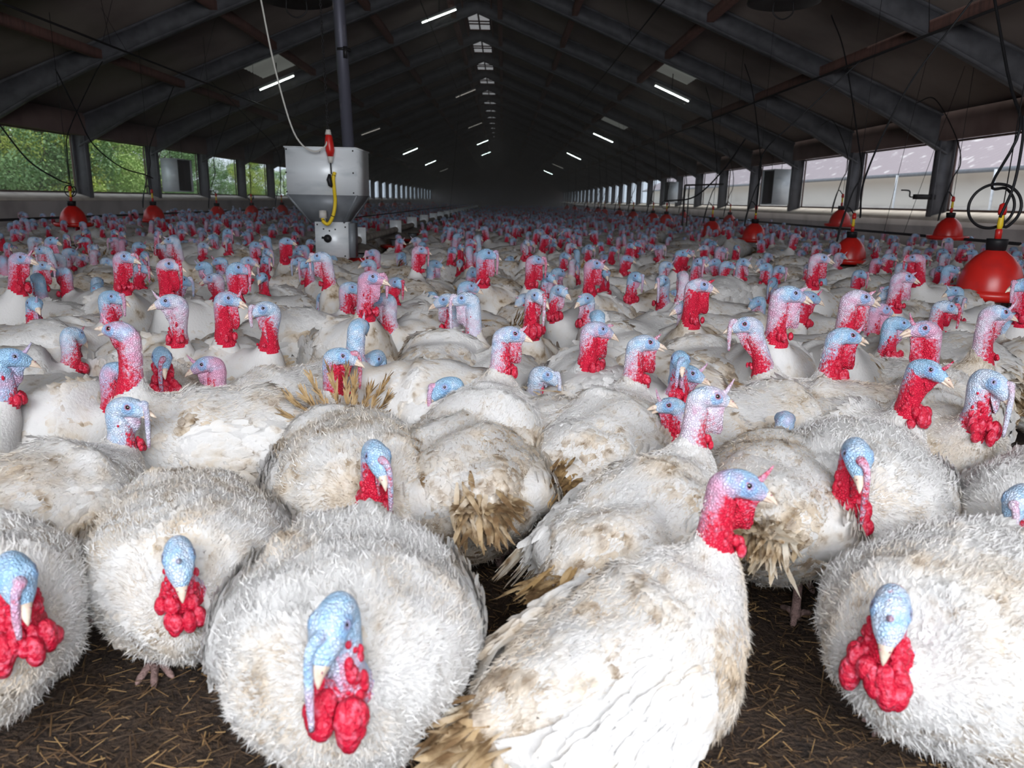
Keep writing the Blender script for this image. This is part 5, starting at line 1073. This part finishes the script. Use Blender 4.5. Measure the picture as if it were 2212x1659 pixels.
for x, y in cand:
    if y < 12:
        best = min(((clash(x, y, hd, .2), hd) for hd in rg.uniform(0, 360, 5)), key=lambda t: t[0])
        if best[0] > (.035 if y < 3.4 else .075): continue
        if blocks(x, y, 1.05): continue
        hd = best[1]
    else:
        hd = rg.uniform(0, 360)
        if y < 18 and blocks(x, y, 1.0): continue
    pose = ('S' if y < 3.2 else str(rg.choice(['S','M','M','U'])))
    rel = int(rg.choice([0,50,-50])); s_ = rg.uniform(.97, 1.07)
    if len(FOOT) < NIND:
        me, hc = variant(pose, rel, int(rg.integers(2)) if y > 3 else 0); h = math.radians(hd)
        FOOT.append((x, y, hd, s_)); r_ = spawn(me, (x, y, 0), h, s_, (float(rg.uniform(.5,1.1)), float(rg.uniform(.1,1)), float(rg.uniform(.2,.9)), 1)); FILL.append([r_, x, y, hd])
        HX = (x+s_*(math.cos(h)*hc[0]-math.sin(h)*hc[1]), y+s_*(math.sin(h)*hc[0]+math.cos(h)*hc[1]), s_*hc[2]); p = pix(HX)
        FILL[-1] += [p[0], p[1], (hd+rel) % 360, r_.children[0].color[0], r_.children[0].color[1]]
    else: FAR.append((x, y, hd, pose, rel, s_)); FOOT.append((x, y, hd, s_))
print('birds', nb, len(FOOT), 'fill', len(FILL), 'far', len(FAR), 'fill to y', max([f[2] for f in FILL] or [0]))
# ---- the far flock nobody could count: one object of small birds
def lowbird(pose, rel, seed):
    out, hc = make_turkey(pose=pose, yaw=rel, hpitch=-12, puff=.4, lod=2, seed=seed, legs=False, snood=.9 if seed % 2 else .2); return out
mats_far = [M['feather'], M['skin'], M['leg'], M['quill'], M['beak'], M['eye'], M['carun'], M['worn']]
LB = {}
far = MB()
for n_, (x, y, hd, pose, rel, s_) in enumerate(FAR):
    if y > 30 and n_ % 2: continue
    key = (pose, rel, n_ % 2)
    if key not in LB:
        out = lowbird(pose, rel, sum(map(ord, str(key)))); parts = []
        for k, (mb, ms, at) in out.items():
            V = np.vstack(mb.V); cc = np.vstack(mb.col); Q = np.vstack(mb.Fq) if mb.Fq else np.zeros((0,4),int); T = np.vstack(mb.Ft) if mb.Ft else np.zeros((0,3),int)
            mq = np.array([mats_far.index(ms[i]) for i in (np.concatenate(mb.mq) if mb.mq else [])], int); mt_ = np.array([mats_far.index(ms[i]) for i in (np.concatenate(mb.mt) if mb.mt else [])], int)
            parts.append((V, cc, Q, T, mq, mt_))
        LB[key] = parts
    h = math.radians(hd); R_ = np.array([[math.cos(h), math.sin(h), 0], [-math.sin(h), math.cos(h), 0], [0,0,1]])*s_
    for (V, cc, Q, T, mq, mt_) in LB[key]:
        far.V.append(V@R_+np.array([x, y, 0])); far.col.append(cc)
        if len(Q): far.Fq.append(Q+far.n); far.mq.append(mq)
        if len(T): far.Ft.append(T+far.n); far.mt.append(mt_)
        far.n += len(V)
o = far.build('distant_flock', mats_far, attr=True); o.color = (.8,.55,.5,1)
tag(o, 'countless small dim turkeys filling the floor to the far end of the barn', 'flock', kind='stuff')
# ---- labels of the middle birds
def cword(r_, b_):
    if r_ >= 1.0: return 'red-necked pink-faced' if b_ < .45 else 'red-necked blue-faced'
    if b_ >= .85: return 'blue-headed'
    if b_ >= .55: return 'violet-blue headed'
    return 'pink-headed' if r_ < .75 else 'pink-and-red headed'
def fword(fc): return {'R':'facing right','L':'facing left','D':'facing the camera','E':'looking down to the right','W':'looking down to the left','A':'seen from behind','r':'turned away to the right','l':'turned away to the left'}[fc]
def deg2fc(a):
    a = a % 360
    return 'R' if a < 25 or a > 335 else 'r' if a < 70 else 'A' if a < 110 else 'l' if a < 155 else 'L' if a < 205 else 'W' if a < 250 else 'D' if a < 290 else 'E'
def region(px, d):
    if d < 3.4: rows = 'front of the flock'
    elif d < 5.2: rows = 'middle of the flock'
    elif d < 8: rows = 'rear of the flock'
    else: rows = 'dim flock'
    if px < 300: c = 'below the first left windows'
    elif px < 600: c = 'left of the hopper'
    elif px < 850: c = 'below the hopper'
    elif px < 1150: c = 'right of the hopper'
    elif px < 1500: c = 'right of centre'
    elif px < 1750: c = 'near the third drinker'
    elif px < 1980: c = 'near the second drinker'
    else: c = 'near the nearest drinker'
    return rows, c
recs = [(r_, px, py, fword(fc), cword(a, b_), d) for r_, px, py, fc, a, b_, d in MIDREC]+[(f[0], f[4], f[5], fword(deg2fc(f[6])), cword(f[7], f[8]), f[2]) for f in FILL if f[2] < 7.0]
groups = {}
for t in recs: groups.setdefault((t[3], t[4])+region(t[1], t[5]), []).append(t)
ORD = ['leftmost','second from left','third from left','fourth from left','fifth from left','sixth from left','seventh from left','eighth from left','ninth from left','tenth from left']
for (fw_, cw_, rw_, cc_), L_ in groups.items():
    L_.sort(key=lambda t: t[1])
    for k, t in enumerate(L_):
        lb = '%s turkey %s, %s, %s' % (cw_, fw_, rw_, cc_)
        if len(L_) > 1: lb += ', '+ORD[min(k, 9)]
        lb = lb.replace('near the nearest drinker', 'by the nearest drinker')
        if len(lb.split()) > 16: lb = lb.replace('looking down to the', 'facing down').replace('turned away to the', 'turned').replace(' of the flock', ' flock')
        tag(t[0], lb, 'turkey bird', 'turkeys standing in the packed flock')
for f in FILL:
    if f[2] >= 7.0: rw_, cc_ = region(f[4], f[2]); tag(f[0], 'small dim %s turkey far back in the crowd, %s' % (cword(f[7], f[8]), cc_), 'turkey bird', 'dim %s turkeys %s' % (cword(f[7], f[8]), cc_))
for h_, r_ in zip(HERO, [o for o in bpy.data.objects if o.name.startswith('turkey') and o.parent is None]): r_['group'] = 'turkeys standing in the packed flock'
